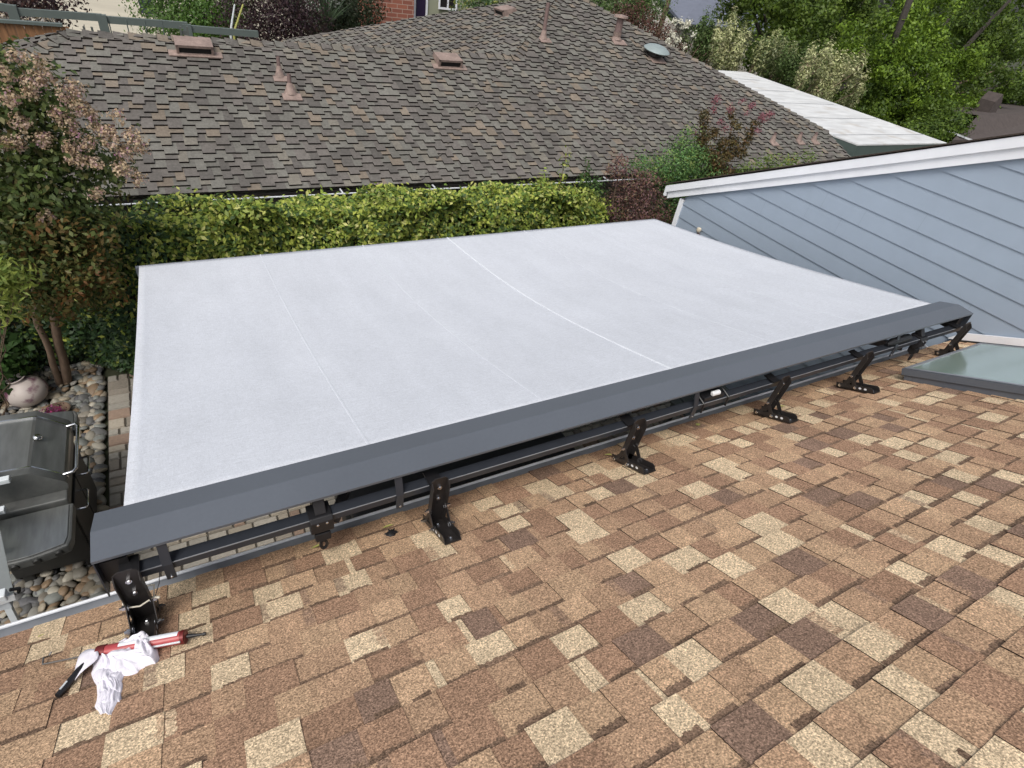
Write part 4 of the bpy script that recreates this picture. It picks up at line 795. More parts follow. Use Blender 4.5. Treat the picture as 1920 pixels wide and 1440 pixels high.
a = MB(); a.tube([(Lt.x + 0.02, Lt.y + 0.02, Lt.z + 0.1), (Lt.x + 0.045, Lt.y + 0.03, Lt.z + 0.08), (Lt.x + 0.03, Lt.y + 0.045, Lt.z + 0.04)], 0.008, 6); a.build('locking_pin', M['black'], ld)
ch = thing('garden_chair', 'pale slatted garden chair cut off by the left picture edge', 'chair', (-1.75, 3.9, 0))
for i, (q, zz) in enumerate((((19, 898), 1.25), ((10, 955), 1.12), ((3, 1028), 0.98))):
    p = atz(*q, zz); a = MB(); a.box((p.x - 0.5, p.y - 0.025, p.z - 0.02), (p.x, p.y + 0.025, p.z + 0.02)); a.build('slat', M['pale_grey'], ch, bevel=0.005)
a = MB(); q0 = atz(-25, 900, 1.25); q1 = atz(-30, 1030, 0.98); beam(a, q0 + Vector((0, 0.05, 0.05)), q1 + Vector((0, -0.1, -0.1)), 0.02, 0.02); beam(a, q1 + Vector((0, -0.1, -0.1)), (q1.x, q1.y - 0.3, 0), 0.02, 0.02); beam(a, q0 + Vector((0, 0.05, 0)), (q0.x, q0.y + 0.3, 0), 0.02, 0.02); a.build('frame', M['pale_grey'], ch)
# ================================================================== PATIO FURNITURE seen in the gap under the hood
def deck_panel(name, label, cat, x0, x1, y0, y1, z, n_):
    t = thing(name, label, cat, ((x0 + x1) / 2, (y0 + y1) / 2, 0))
    for i in range(n_): a = MB(); w0 = (x1 - x0) / n_; a.box((x0 + i * w0 + 0.006, y0, z - 0.03), (x0 + (i + 1) * w0 - 0.006, y1, z)); a.build('table_slat', M['plank'], t)
    for x in (x0 + 0.05, x1 - 0.05):
        for y in (y0 + 0.05, y1 - 0.05): a = MB(); a.box((x - 0.03, y - 0.03, 0), (x + 0.03, y + 0.03, z - 0.032)); a.build('leg', M['plank'], t)
deck_panel('garden_table', 'grey slatted garden table under the awning near the gable wall', 'table', 4.75, 5.7, 2.7, 3.5, 0.74, 6)
def sofa(x0, x1, y0, y1):
    t = thing('garden_sofa', 'dark cushioned garden sofa, enlarged to darken the gap under the awning', 'sofa', ((x0 + x1) / 2, (y0 + y1) / 2, 0))
    a = MB(); a.box((x0, y0, 0.05), (x1, y1, 0.28)); a.build('base', M['grill_dark'], t, bevel=0.01); a = MB(); a.box((x0 + 0.04, y0 + 0.04, 0.285), (x1 - 0.04, y1 - 0.02, 0.42)); a.build('cushion', M['black'], t, bevel=0.03)
    a = MB(); a.box((x0, y0 - 0.12, 0.05), (x1, y0 - 0.005, 0.8)); a.build('backrest', M['black'], t, bevel=0.02)
sofa(0.80, 3.45, 2.5, 4.05)  # sofa made larger to darken the gap where bright pavers would show
# ================================================================== HEDGE
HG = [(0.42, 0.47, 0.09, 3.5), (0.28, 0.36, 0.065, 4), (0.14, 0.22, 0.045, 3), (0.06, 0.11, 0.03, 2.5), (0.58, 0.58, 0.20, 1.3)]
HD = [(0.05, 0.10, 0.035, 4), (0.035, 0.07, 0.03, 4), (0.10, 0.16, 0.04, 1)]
hd = thing('hedge', 'dense clipped yellow green hedge running along the neighbour eave', 'hedge', (2.2, 7.0, 0))
rs = np.random.RandomState(31); X0, X1 = -2.6, 5.8; YF, YBk, ZT = 6.72, 7.22, 2.02
def hbump(x, z): return 0.10 * np.sin(x * 3.1 + 1.3 * np.sin(z * 2.7)) + 0.05 * np.sin(x * 7.3 + z * 5.1) + 0.03 * np.sin(x * 15.7 - z * 9)
nF = 42000; x = rs.uniform(X0, X1, nF); z = rs.uniform(0.05, ZT, nF) * (1 - 0.12 * np.clip((x - 5.2) / 0.6, 0, 1)); dep = rs.exponential(0.075, nF)
yoff = lambda x: 0.40 * np.clip((-0.85 - x) / 0.4, 0, 1)
pf = np.stack([x, YF + yoff(x) + hbump(x, z) + dep + 0.18 * np.clip(z - ZT + 0.25, 0, 1) * 2, z], 1); nfm = np.stack([rs.normal(size=nF) * 0.5, -1 + rs.normal(size=nF) * 0.5, 0.5 + rs.normal(size=nF) * 0.5], 1)
nT = 17000; x2 = rs.uniform(X0, X1, nT); y2 = rs.uniform(YF, YBk, nT) + yoff(x2) * 0.6; tp = np.stack([x2, y2, ZT - 0.25 * np.clip((x2 - 5.2) / 0.6, 0, 1) + 0.5 * hbump(x2, y2 * 3) + 0.05 * np.sin(x2 * 5.0 + y2 * 9) - rs.exponential(0.04, nT) + (rs.uniform(size=nT) > 0.94) * rs.uniform(0, 0.12, nT)], 1)
tn = np.stack([rs.normal(size=nT) * 0.6, -0.4 + rs.normal(size=nT) * 0.5, 1 + rs.normal(size=nT) * 0.4], 1)
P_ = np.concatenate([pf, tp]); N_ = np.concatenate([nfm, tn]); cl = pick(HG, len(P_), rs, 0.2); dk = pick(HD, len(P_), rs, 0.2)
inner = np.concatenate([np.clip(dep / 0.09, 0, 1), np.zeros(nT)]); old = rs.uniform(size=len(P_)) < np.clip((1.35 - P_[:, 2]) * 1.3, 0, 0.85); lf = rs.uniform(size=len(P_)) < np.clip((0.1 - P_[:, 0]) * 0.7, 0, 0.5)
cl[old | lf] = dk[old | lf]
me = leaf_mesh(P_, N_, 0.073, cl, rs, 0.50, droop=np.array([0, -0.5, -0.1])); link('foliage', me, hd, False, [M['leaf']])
a = MB(); a.box((-0.9, YF + 0.30, 0), (X1 - 0.25, YBk + 0.02, ZT - 0.2)); a.box((X0 + 0.1, YF + 0.6, 0), (-0.9, YBk + 0.3, ZT - 0.2)); a.build('light_block_core', M['core'], hd)  # plain dark boxes added inside the hedge to block light between the leaves
crown('loose_growth', hd, [(5.55, 6.85, 1.75, .28, .25, .25), (5.75, 6.85, 1.4, .28, .25, .4), (5.3, 6.85, 1.95, .25, .2, .16), (4.6, 6.9, 2.0, .3, .2, .13), (2.2, 6.9, 2.0, .3, .2, .12), (0.6, 6.9, 2.0, .35, .2, .1)], 2600, 0.073, HG, 33, clump=0.06, k=8)
# shoots that stand above the hedge
def shoot(px_, py_, base, seed, pal=HG, n=120, sz=0.06, lab=''):
    p = aty(px_, py_, 6.95); t = thing('hedge_shoot', lab, 'shoot', (p.x, 6.95, 1.9), 0, 'tall shoots above the hedge'); a = MB(); a.tube([(p.x - 0.03, 6.95, 1.9), (p.x, 6.95, p.z - 0.03)], [0.008, 0.003], 6); a.build('stem', M['bark'], t)
    hgt = p.z - 2.0; crown('foliage', t, [(p.x - 0.01, 6.95, 2.0 + hgt * f, 0.03 + 0.09 * (1 - f), 0.06, hgt * 0.2) for f in (0.1, 0.35, 0.6, 0.85)], n, sz, pal, seed, clump=0.03, k=5, up=0.6)
shoot(1066, 272, 0, 1, lab='tallest thin yellow green shoot above the right part of the hedge'); shoot(1104, 298, 0, 2, [(0.05, 0.10, 0.03, 3), (0.10, 0.17, 0.04, 2)], 260, 0.06, lab='darker bushy shoot at the right end of the hedge'); shoot(1022, 320, 0, 3, n=90, lab='short shoot left of the tallest hedge shoot')
# ================================================================== LEFT TREE: crepe myrtle
def blobs_y(L, Y):
    out = []
    for (px_, py_, r, dy) in L: p = aty(px_, py_, Y + dy); out.append((p.x, p.y, p.z, r, r, r))
    return out
cm = thing('crepe_myrtle', 'crepe myrtle tree with faded pink and tan flower heads at the left edge', 'tree', (-1.63, 6.95, 0))
Lb_ = [(30, 470, .34, 0), (100, 500, .30, .1), (165, 480, .26, .1), (60, 400, .36, 0), (140, 410, .32, .1), (20, 330, .36, 0), (100, 320, .34, 0), (170, 350, .28, .1), (60, 240, .34, 0), (0, 250, .36, 0), (40, 180, .28, 0), (110, 240, .28, 0), (180, 290, .22, .1), (205, 330, .16, 0), (-40, 300, .5, 0), (-50, 420, .5, 0), (10, 130, .2, 0), (90, 570, .2, .1), (60, 540, .22, .1), (170, 545, .2, .2), (90, 190, .18, 0), (-60, 180, .4, 0)]
bl_ = blobs_y(Lb_, 6.2)
a = MB(); s0 = Vector((-1.60, 6.93, 0)); s1 = aty(85, 590, 6.70)
limb(a, s0, s1 + Vector((0.10, 0, 0.12)), 0.05, 0.04, 0.02, 10); limb(a, s0 + Vector((-0.07, -0.03, 0)), s1 + Vector((-0.08, 0, 0.05)), 0.036, 0.03, 0.02, 10)
for i in (3, 4, 5, 6, 8, 9, 12): limb(a, s1 + Vector((0.08 if i % 2 else -0.06, 0, 0.08)), bl_[i][:3], 0.03, 0.008, 0.06, 8)
a.build('trunk', M['bark'], cm, smooth=True)
GRN = [(0.10, 0.145, 0.038, 5), (0.065, 0.10, 0.03, 4), (0.15, 0.18, 0.055, 2.5), (0.17, 0.12, 0.045, 0.8)]
crown('crown', cm, [b for b in bl_], 12500, 0.062, GRN, 41, clump=0.07, k=9, aspect=0.55)
crown('autumn_leaves', cm, blobs_y([(110, 520, .26, -.1), (170, 500, .26, 0), (60, 440, .25, -.1), (90, 565, .2, 0), (190, 540, .16, .1), (40, 420, .22, -.1), (200, 450, .18, 0), (130, 450, .25, -.1)], 6.1), 2400, 0.058, [(0.22, 0.09, 0.03, 1.3), (0.16, 0.11, 0.035, 2.5), (0.13, 0.155, 0.045, 4), (0.28, 0.15, 0.05, 0.7)], 42, clump=0.06, k=9)
FL = [(30, 108), (62, 112), (90, 145), (10, 140), (50, 175), (118, 175), (140, 165), (150, 200), (175, 235), (220, 215), (245, 255), (262, 275), (215, 268), (190, 255), (125, 275), (145, 300), (175, 305), (225, 315), (255, 335), (12, 265), (35, 262), (40, 232), (82, 262), (180, 362), (82, 405), (165, 215), (235, 285), (130, 235), (60, 150), (20, 180), (205, 240), (115, 215), (160, 270)]
fp = blobs_y([(x + rnd.uniform(-6, 6), y + rnd.uniform(-4, 4), 0.042 + 0.03 * rnd.random(), -0.22) for x, y in FL for _ in range(2)], 6.1)
crown('flowers', cm, fp, 6200, 0.023, [(0.52, 0.41, 0.27, 4), (0.38, 0.27, 0.17, 2.5), (0.47, 0.34, 0.31, 1.8), (0.42, 0.19, 0.37, 0.6), (0.64, 0.52, 0.38, 1.2)], 43, clump=0.013, k=6, aspect=0.8, mt='petal')
# plants at the lower left
plant('nandina_shrub', 'bright yellow green narrow leaved shrub at the left edge below the tree', 'shrub', (-2.2, 6.0, 0), blobs_y([(8, 505, .12, 0), (0, 540, .12, 0), (35, 520, .08, 0), (-10, 580, .14, .1), (-30, 510, .2, 0), (18, 560, .09, 0)], 5.6), 800, 0.08, [(0.30, 0.36, 0.07, 2), (0.20, 0.28, 0.06, 2), (0.40, 0.45, 0.12, 1)], 51, trunk=(0.006, 0.003), clump=0.05, k=7, aspect=0.3)
plant('ivy_clump', 'dark green lobed ivy low beside the stoneware jar', 'ivy', (-2.35, 6.8, 0), blobs_y([(5, 680, .16, 0), (-25, 700, .25, 0), (20, 660, .12, 0), (10, 640, .12, .1)], 6.8), 500, 0.085, [(0.06, 0.13, 0.03, 2), (0.035, 0.075, 0.02, 2)], 52, trunk=(0.01, 0.005), clump=0.06, k=6, aspect=0.9)
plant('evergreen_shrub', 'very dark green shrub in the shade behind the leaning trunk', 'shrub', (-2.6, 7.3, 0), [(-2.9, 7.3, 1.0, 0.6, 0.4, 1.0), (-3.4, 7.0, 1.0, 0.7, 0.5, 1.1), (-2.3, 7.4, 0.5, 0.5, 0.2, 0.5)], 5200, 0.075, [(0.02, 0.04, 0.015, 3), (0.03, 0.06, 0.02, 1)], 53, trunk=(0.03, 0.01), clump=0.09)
# ================================================================== RIGHT SHRUBS between the hedge and the gable
BR = [(0.20, 0.105, 0.10, 4), (0.14, 0.08, 0.09, 3), (0.25, 0.135, 0.08, 2), (0.16, 0.16, 0.07, 1.2)]
plant('barberry_bush', 'purple brown leaved bush at the right end of the hedge', 'bush', (6.3, 7.0, 0), blobs_y([(1180, 345, .26, 0), (1160, 320, .16, 0), (1190, 395, .3, 0), (1215, 350, .2, 0), (1150, 390, .22, .1), (1230, 395, .26, .1), (1165, 300, .08, 0), (1145, 310, .08, 0), (1245, 420, .2, .1), (1185, 440, .35, 0)], 6.75), 7500, 0.042, BR, 61, trunk=(0.03, 0.01), clump=0.06, k=9)
plant('green_shrub', 'fresh green feathery shrub between the purple bush and the gable', 'shrub', (7.0, 7.2, 0), blobs_y([(1270, 310, .30, 0), (1230, 320, .22, .1), (1300, 300, .24, 0), (1200, 310, .14, .1), (1280, 270, .16, .1), (1270, 350, .3, 0), (1330, 330, .24, .1), (1290, 250, .08, .1), (1300, 385, .35, 0)], 7.05), 11000, 0.052, [(0.13, 0.26, 0.08, 4), (0.085, 0.18, 0.06, 3), (0.22, 0.32, 0.08, 1.5), (0.30, 0.34, 0.08, 0.3)], 62, trunk=(0.03, 0.01), clump=0.07, k=8, aspect=0.4)
pk = plant('young_crepe_myrtle', 'upright young crepe myrtle with red stems and pink flower tips', 'tree', (7.6, 7.15, 0), blobs_y([(1318, 260, .10, 0), (1322, 290, .14, 0), (1345, 300, .16, 0), (1340, 250, .07, 0), (1355, 270, .08, 0), (1375, 265, .10, 0), (1388, 285, .10, 0), (1405, 250, .07, 0), (1300, 290, .06, 0), (1320, 215, .06, 0), (1335, 335, .22, 0), (1415, 232, .05, 0), (1370, 215, .05, 0), (1380, 235, .06, 0), (1320, 235, .07, 0), (1360, 330, .15, 0), (1400, 265, .07, 0), (1365, 290, .1, 0)], 7.1), 8500, 0.048, [(0.13, 0.10, 0.03, 4), (0.07, 0.07, 0.03, 3), (0.14, 0.07, 0.03, 2)], 63, trunk=(0.02, 0.008), clump=0.035, k=7)
crown('flowers', pk, blobs_y([(1343, 188, .055, 0), (1338, 205, .05, 0), (1370, 205, .05, 0), (1392, 190, .04, 0), (1410, 198, .05, 0), (1432, 220, .07, 0), (1445, 215, .05, 0), (1303, 248, .04, 0), (1352, 228, .04, 0), (1362, 240, .05, 0), (1420, 245, .05, 0), (1355, 308, .04, 0), (1398, 213, .03, 0)], 7.0), 1500, 0.028, [(0.34, 0.13, 0.16, 3), (0.22, 0.08, 0.08, 2), (0.42, 0.25, 0.28, 1)], 64, clump=0.022, k=6, mt='petal')
plant('climbing_vine', 'low light green foliage peeping above the white rake board', 'vine', (8.8, 6.9, 0), blobs_y([(1440, 305, .16, 0), (1480, 302, .14, 0), (1520, 300, .12, 0), (1400, 320, .18, 0), (1515, 285, .06, 0), (1460, 330, .2, 0)], 7.0), 2200, 0.04, [(0.14, 0.22, 0.05, 3), (0.20, 0.28, 0.06, 2), (0.4, 0.2, 0.05, 0.1)], 65, trunk=(0.02, 0.008), clump=0.05, k=8)
plant('green_shrub', 'dark green shrub low between the purple bush and the gable corner', 'shrub', (6.6, 6.8, 0), blobs_y([(1240, 400, .2, .1), (1130, 400, .25, .2), (1120, 350, .14, .2), (1250, 440, .3, 0)], 6.9), 2400, 0.06, [(0.06, 0.12, 0.035, 3), (0.10, 0.18, 0.05, 2)], 66, trunk=(0.02, 0.008), clump=0.07)
# ================================================================== BACKGROUND RIGHT
TG = [(0.155, 0.245, 0.02, 4), (0.10, 0.175, 0.018, 4), (0.055, 0.105, 0.015, 2), (0.23, 0.34, 0.035, 2)]
TD = [(0.085, 0.14, 0.016, 4), (0.045, 0.085, 0.013, 3), (0.13, 0.19, 0.025, 2)]
def big(name, label, L, Y, n, sz, pal, seed, base, tr=(0.2, 0.05), **kw):
    return plant(name, label, 'tree', base, blobs_y(L, Y), n, sz, pal, seed, trunk=tr, bark='grey_bark', group='trees beyond the white roof', lobe=(13, 0.42), **kw)
big('maple_tree', 'broad bright green tree right of the variegated shrubs', [(1700, 130, 1.5, 0), (1640, 80, 1.4, 0), (1720, 60, 1.4, .5), (1620, 160, 1.1, .5), (1760, 180, 1.2, -.5), (1790, 120, 1.2, 0), (1680, 200, 1.0, -.3), (1820, 200, 1.0, 0), (1730, 225, .8, -.5), (1620, 215, .8, 0), (1600, 120, 1.0, 1)], 15.5, 42000, 0.15, TG, 71, (21, 15.5, 0), clump=0.12, k=12)
big('maple_tree', 'tall dark green tree filling the top right corner', [(1860, 60, 2.4, 0), (1920, 140, 2.2, 0), (1960, 40, 2.5, 0), (1800, 0, 2.2, 1), (1900, 200, 1.6, -1), (1950, -60, 3, 0), (1860, 110, 1.8, -1), (1980, 200, 2, 0)], 16.5, 30000, 0.16, TD, 72, (30, 16.5, 0), clump=0.14, k=12)
big('maple_tree', 'dark green tree behind the pale variegated shrubs', [(1430, 10, 2.0, 0), (1520, 30, 2.2, 0), (1600, 0, 2.4, 0), (1480, 70, 1.6, -1), (1560, 90, 1.6, -1), (1650, -40, 2.6, 0), (1400, -20, 1.4, 0), (1540, 140, 1.3, -2), (1450, 110, 1.2, -1.5), (1620, 160, 1.5, -1)], 20, 34000, 0.17, TD + [(0.13, 0.19, 0.03, 3)], 73, (27, 20, 0), clump=0.14, k=12)
big('maple_tree', 'deep shaded green tree behind the right of the white roof', [(1640, 240, 1.0, 0), (1700, 250, .8, 0), (1600, 200, 1.0, 1), (1760, 240, .8, 0), (1690, 180, 1.4, 1.5), (1790, 210, 1.2, 1), (1740, 258, .6, -2), (1775, 250, .5, -2), (1720, 262, .5, -2.5), (1760, 225, .8, -1)], 14.0, 22000, 0.13, TD, 74, (21, 14.5, 0), tr=(0.12, 0.04), clump=0.12, k=12)
PV = [(0.50, 0.52, 0.25, 4), (0.64, 0.64, 0.38, 3), (0.16, 0.21, 0.08, 3), (0.27, 0.20, 0.14, 0.7)]
def spray(name, label, cx, cy, spread, top, Y, n, seed, base, pal=PV, group='shrubs behind the white roof', cat='shrub', sz=0.105):
    L = []; rg = random.Random(seed)
    for i in range(22):
        f = rg.uniform(-1, 1); h = rg.uniform(0, 1); L.append((cx + f * spread * (0.6 + 0.4 * h), cy - (cy - top) * h * (1 - 0.45 * abs(f)), rg.uniform(0.16, 0.3), rg.uniform(-.4, .4)))
    t = thing(name, label, cat, base, 0, group); mb = MB(); B_ = blobs_y(L, Y)
    for b in B_[:9]: limb(mb, base, b[:3], 0.03, 0.01, 0.1)
    mb.build('stem', M['bark'], t); B_ = [(b[0], b[1], b[2] + 0.1, b[3] * 0.55, b[4] * 0.55, b[5] * 2.0) for b in B_]
    crown('foliage', t, B_, n, sz, pal, seed, clump=0.065, k=10, stretch=(1, 1, 1.9), aspect=0.45)
a = MB(); a.tube([aty(1718, -30, 15.2), aty(1698, 20, 15.0), aty(1682, 60, 14.9), aty(1668, 105, 14.9), aty(1655, 150, 15.2), aty(1650, 230, 15.6)], [0.13, 0.12, 0.11, 0.11, 0.12, 0.14], 8); o = a.build('tree_trunk', M['grey_bark'], smooth=True); tag(o, 'dark bare slanting trunk showing between the bright and the dark green trees', 'trunk')
spray('variegated_shrub', 'cream and green variegated shrub left behind the white roof', 1360, 135, 42, 50, 17.5, 9000, 81, (18.5, 17.5, 0))
spray('variegated_shrub', 'cream and green variegated shrub fanning out behind the middle of the white roof', 1565, 205, 65, 85, 14.5, 12000, 82, (17.8, 14.5, 0))
spray('variegated_shrub', 'thin cream streaked shrub between the two bushier pale shrubs', 1450, 140, 40, 70, 17, 5000, 83, (19.5, 17, 0), PV[:1] + [(0.10, 0.15, 0.05, 5), (0.40, 0.42, 0.26, 2)])
GO = [(0.10, 0.16, 0.045, 4), (0.07, 0.11, 0.035, 3), (0.16, 0.20, 0.07, 1)]
spray('oleander_shrub', 'tall green oleander with white blossoms left of the variegated shrubs', 1310, 120, 30, 50, 17.5, 5000, 84, (16, 17.5, 0), GO)
spray('green_shrub', 'olive green shrub between the pale variegated shrubs', 1500, 175, 50, 90, 16.5, 8000, 85, (19, 16.5, 0), GO)
ol = blobs_y([(1258, 62, .06, 0), (1262, 68, .05, 0), (1252, 82, .05, 0), (1270, 75, .05, 0), (1262, 85, .05, 0), (1290, 43, .08, 0), (1278, 42, .06, 0), (1300, 65, .05, 0), (1265, 40, .05, 0), (1283, 88, .05, 0), (1280, 50, .05, 0), (1251, 76, .04, 0)], 17.0)
t = thing('lily_clump', 'clump of white lilies beyond the right slope of the shingle roof', 'flowers', (15, 17, 0)); crown('blossoms', t, ol, 500, 0.10, [(0.75, 0.74, 0.62, 1)], 86, clump=0.05, k=6, mt='petal'); a = MB()
for b in ol[:8]: limb(a, (b[0] + 0.1, b[1], 0), b[:3], 0.02, 0.01, 0.05)
a.build('stem', M['core'], t)
plant('reddish_hedge', 'low reddish brown hedge beyond the right slope of the shingle roof', 'hedge', (14, 19, 0), blobs_y([(1190, 45, .6, 0), (1215, 60, .5, -.5), (1240, 75, .5, -.5), (1170, 35, .5, 0), (1255, 90, .5, -1), (1300, 120, .5, -1), (1230, 90, .5, -1)], 18.5), 5500, 0.09, [(0.11, 0.045, 0.035, 4), (0.07, 0.05, 0.03, 2), (0.14, 0.08, 0.05, 1)], 87, trunk=(0.03, 0.01), clump=0.13)
plant('weeping_shrub', 'drooping green vine covered shrub above the pipe vent', 'shrub', (15, 23, 0), blobs_y([(1150, 10, 1.0, 0), (1190, 15, 1.0, 0), (1225, 25, .7, 0), (1170, -15, 1.1, 0), (1120, 5, .7, 0), (1210, 0, .9, 0)], 22), 9000, 0.12, [(0.12, 0.20, 0.06, 3), (0.07, 0.13, 0.04, 3), (0.20, 0.28, 0.09, 2)], 88, trunk=(0.06, 0.02), clump=0.2, stretch=(0.7, 0.7, 1.7), aspect=0.35)
# solar roofed house with utility pole in front
sh = thing('distant_house', 'far house with slate blue roof and cream gable at the top right', 'house', (27, 30, 0))
p0, p1, p2 = aty(1275, 42, 30), aty(1365, 42, 31), aty(1240, -10, 30)
a = MB(); e0 = aty(1276, 43, 28); e1 = e0 + Vector((9, 0, 0)); dn = Vector((-1.9, 6, 3.4))
a.add([e0, e1, e1 + Vector((0, 6, 3.0)), aty(1238, -3, 31.5)], [(0, 1, 2, 3)]); a.add([q + Vector((0, 0, -0.12)) for q in (e0, e1, e1 + Vector((0, 6, 3.0)), aty(1238, -3, 31.5))], [(3, 2, 1, 0)]); a.build('roof', M['solar'], sh)
a = MB(); beam(a, e0 + Vector((-0.05, -0.05, -0.05)), aty(1235, -3, 31.5), 0.12, 0.08); beam(a, e0 + Vector((0, -0.05, -0.05)), e1 + Vector((0, -0.05, -0.05)), 0.12, 0.06); a.build('eave_board', M['bar_metal'], sh)
a = MB(); q = e0; a.add([(q.x - 0.3, q.y + 0.3, 0), (q.x + 8, q.y + 0.3, 0), (q.x + 8, q.y + 0.3, q.z - 0.1), (q.x - 0.3, q.y + 0.3, q.z - 0.1)], [(0, 1, 2, 3)]); t3 = aty(1225, -6, 32); a.add([(q.x - 0.3, q.y + 0.3, 0), (q.x - 0.3, q.y + 0.3, q.z - 0.1), (t3.x, t3.y, t3.z), (t3.x - 1.5, t3.y, 0)], [(3, 2, 1, 0)]); a.build('wall', M['house_wall'], sh)
t = aty(1243, 34, 24); pt = aty(1254, 0, 24); d_ = (pt - t); po = MB(); po.tube([Vector((t.x - 0.25, 24, 0)), t, pt, pt + d_ * 1.4], [0.13, 0.12, 0.11, 0.1], 10); o = po.build('utility_pole', M['bark'], smooth=True); tag(o, 'leaning brown wooden pole in front of the cream far wall', 'pole')
# distant brown roof at the right
dr_ = thing('distant_brown_house', 'far house with dark brown roof at the right picture edge', 'house', (26, 11.5, 0))
q0, q1 = aty(1790, 262, 9.2), aty(1960, 245, 9.2)
ra, rb_, rc, rd = atz(1786, 262, 1.3), atz(2050, 262, 1.3), atz(2050, 205, 1.9), atz(1835, 216, 1.9)
a = MB(); a.add([ra, rb_, rc, rd], [(0, 1, 2, 3)]); a.add([ra - Vector((0, 0, 0.1)), rb_ - Vector((0, 0, 0.1)), ra, rb_], [(0, 1, 3, 2)]); bk = Vector((0, 4.5, -0.6)); a.add([rd, rc, rc + bk, rd + bk], [(0, 1, 2, 3)]); a.build('roof', M['dark_roof'], dr_)
a = MB(); a.add([ra - Vector((-0.1, -0.1, 0.1)), rb_ - Vector((0, -0.3, 0.1)), Vector((rb_.x, rb_.y + 0.3, 0)), Vector((ra.x + 0.3, ra.y + 0.3, 0))], [(3, 2, 1, 0)]); a.build('wall', M['house_wall'], dr_)
a = MB(); beam(a, atz(1779, 246, 1.5), atz(1830, 266, 1.25), 0.06, 0.03); a.build('eave_trim', M['gutter_lip'], dr_)
dg = aty(1905, 183, 12.5); a = MB(); a.prism([(dg.x - 0.28, 0), (dg.x + 0.28, 0), (dg.x + 0.28, dg.z - 0.3), (dg.x, dg.z), (dg.x - 0.28, dg.z - 0.3)], 1, 13.0, 13.6); o = a.build('garden_shed', M['dark_roof']); tag(o, 'small dark gabled shed half hidden by the trees at the right edge', 'shed')
plant('laurel_hedge', 'dark evergreen mass low behind the trees at the right edge', 'hedge', (40, 22, 0), blobs_y([(1500, 60, 2.5, 4), (1600, 90, 2.5, 4), (1700, 110, 2.6, 4), (1800, 120, 2.6, 4), (1900, 120, 2.6, 3), (1980, 140, 2.6, 3), (1850, 190, 1.6, 0), (1920, 200, 1.6, 0)], 20), 12000, 0.26, TD, 76, trunk=(0.1, 0.04), clump=0.3)
# ================================================================== BACKGROUND LEFT AND TOP
rf = thing('trellis_rail', 'stepped grey green timber rail standing beyond the shingle ridge', 'rail', (-1, 18, 0))
def seg(p, q, Y, w2=0.07, t2=0.05): a = MB(); beam(a, aty(*p, Y), aty(*q, Y), t2, w2); return a.build('rail', M['rail'], rf)
seg((-40, 8), (22, 16), 17.5); seg((20, 21), (192, 33), 17.5); seg((190, 36), (352, 48), 17.5); seg((350, 53), (484, 64), 17.5); seg((-60, 55), (120, 50), 17.6, 0.04) if False else None
for top_, Yp in (((21, 12), 17.5), ((190, 30), 17.5), ((350, 48), 17.5), ((-45, 6), 17.5)):
    p = aty(*top_, Yp); a = MB(); a.box((p.x - 0.09, Yp - 0.09, 0), (p.x + 0.09, Yp + 0.06, p.z + 0.03)); a.build('post', M['rail'], rf)
a = MB()
for px_ in (205, 238, 272, 304): p = aty(px_, 45, 17.45); a.tube([(p.x, 17.45, 1.2), (p.x, 17.45, p.z + 0.08)], 0.012, 6)
a.build('wire_upright', M['rail'], rf)
def metal_pair(x, label): 
    p = aty(x, 50, 16.5); a = MB(); a.box((p.x - 0.09, 16.5, 0), (p.x - 0.05, 16.54, p.z)); a.box((p.x + 0.05, 16.5, 0), (p.x + 0.09, 16.54, p.z)); a.box((p.x - 0.05, 16.52, p.z - 0.16), (p.x + 0.05, 16.535, p.z - 0.08)); o = a.build('trellis_post', M['plank']); tag(o, label, 'post', 'twin posts behind the ridge')
metal_pair(164, 'grey twin post behind the ridge nearer the tree'); metal_pair(344, 'grey twin post behind the ridge near the first roof vent')
wf = thing('wood_fence', 'orange brown board fence beyond the left end of the shingle roof', 'fence', (-3.5, 15.5, 0))
ft = aty(-60, 40, 15.2).z; a = MB(); zt3 = aty(30, 44, 15.2).z; xx = aty(-120, 44, 15.2).x; x1_ = aty(118, 50, 15.2).x
while xx < x1_: a.box((xx, 15.2 + rnd.uniform(0, 0.008), 0), (xx + 0.135, 15.22, zt3)); xx += 0.14
a.build('boards', M['wood_fence'], wf); a = MB(); a.box((aty(-120, 44, 15.2).x, 15.15, zt3), (x1_, 15.27, zt3 + 0.05)); a.build('cap_rail', M['rail'], wf)
bn = thing('wheelie_bin', 'dark navy wheeled rubbish bin standing on the pale driveway', 'bin', (0.5, 32.5, 0)); p = atz(280, 33, 0)
a = MB(); vs = []
for z_, hw, hd2 in ((0.12, 0.24, 0.27), (1.0, 0.33, 0.36)): vs += [(p.x + sx * hw, p.y + 0.35 + sy * hd2, z_) for sx, sy in ((-1, -1), (1, -1), (1, 1), (-1, 1))]
a.add(vs, [(3, 2, 1, 0), (4, 5, 6, 7), (0, 1, 5, 4), (1, 2, 6, 5), (2, 3, 7, 6), (3, 0, 4, 7)]); bo = a.build('body', M['bin'], bn, bevel=0.03)
a = MB(); a.box((p.x - 0.36, p.y - 0.05, 1.005), (p.x + 0.36, p.y + 0.75, 1.07)); a.build('lid', M['bin'], bn, bevel=0.03)
a = MB(); a.box((p.x - 0.12, p.y + 0.0, 0.66), (p.x + 0.06, p.y + 0.03, 0.70)); a.build('label_plate', M['pale_grey'], bn)
for sx in (-0.27, 0.27): a = MB(); a.tube([(p.x + sx - 0.03, p.y + 0.62, 0.12), (p.x + sx + 0.03, p.y + 0.62, 0.12)], 0.12, 16); a.build('wheel', M['black'], bn, smooth=True)
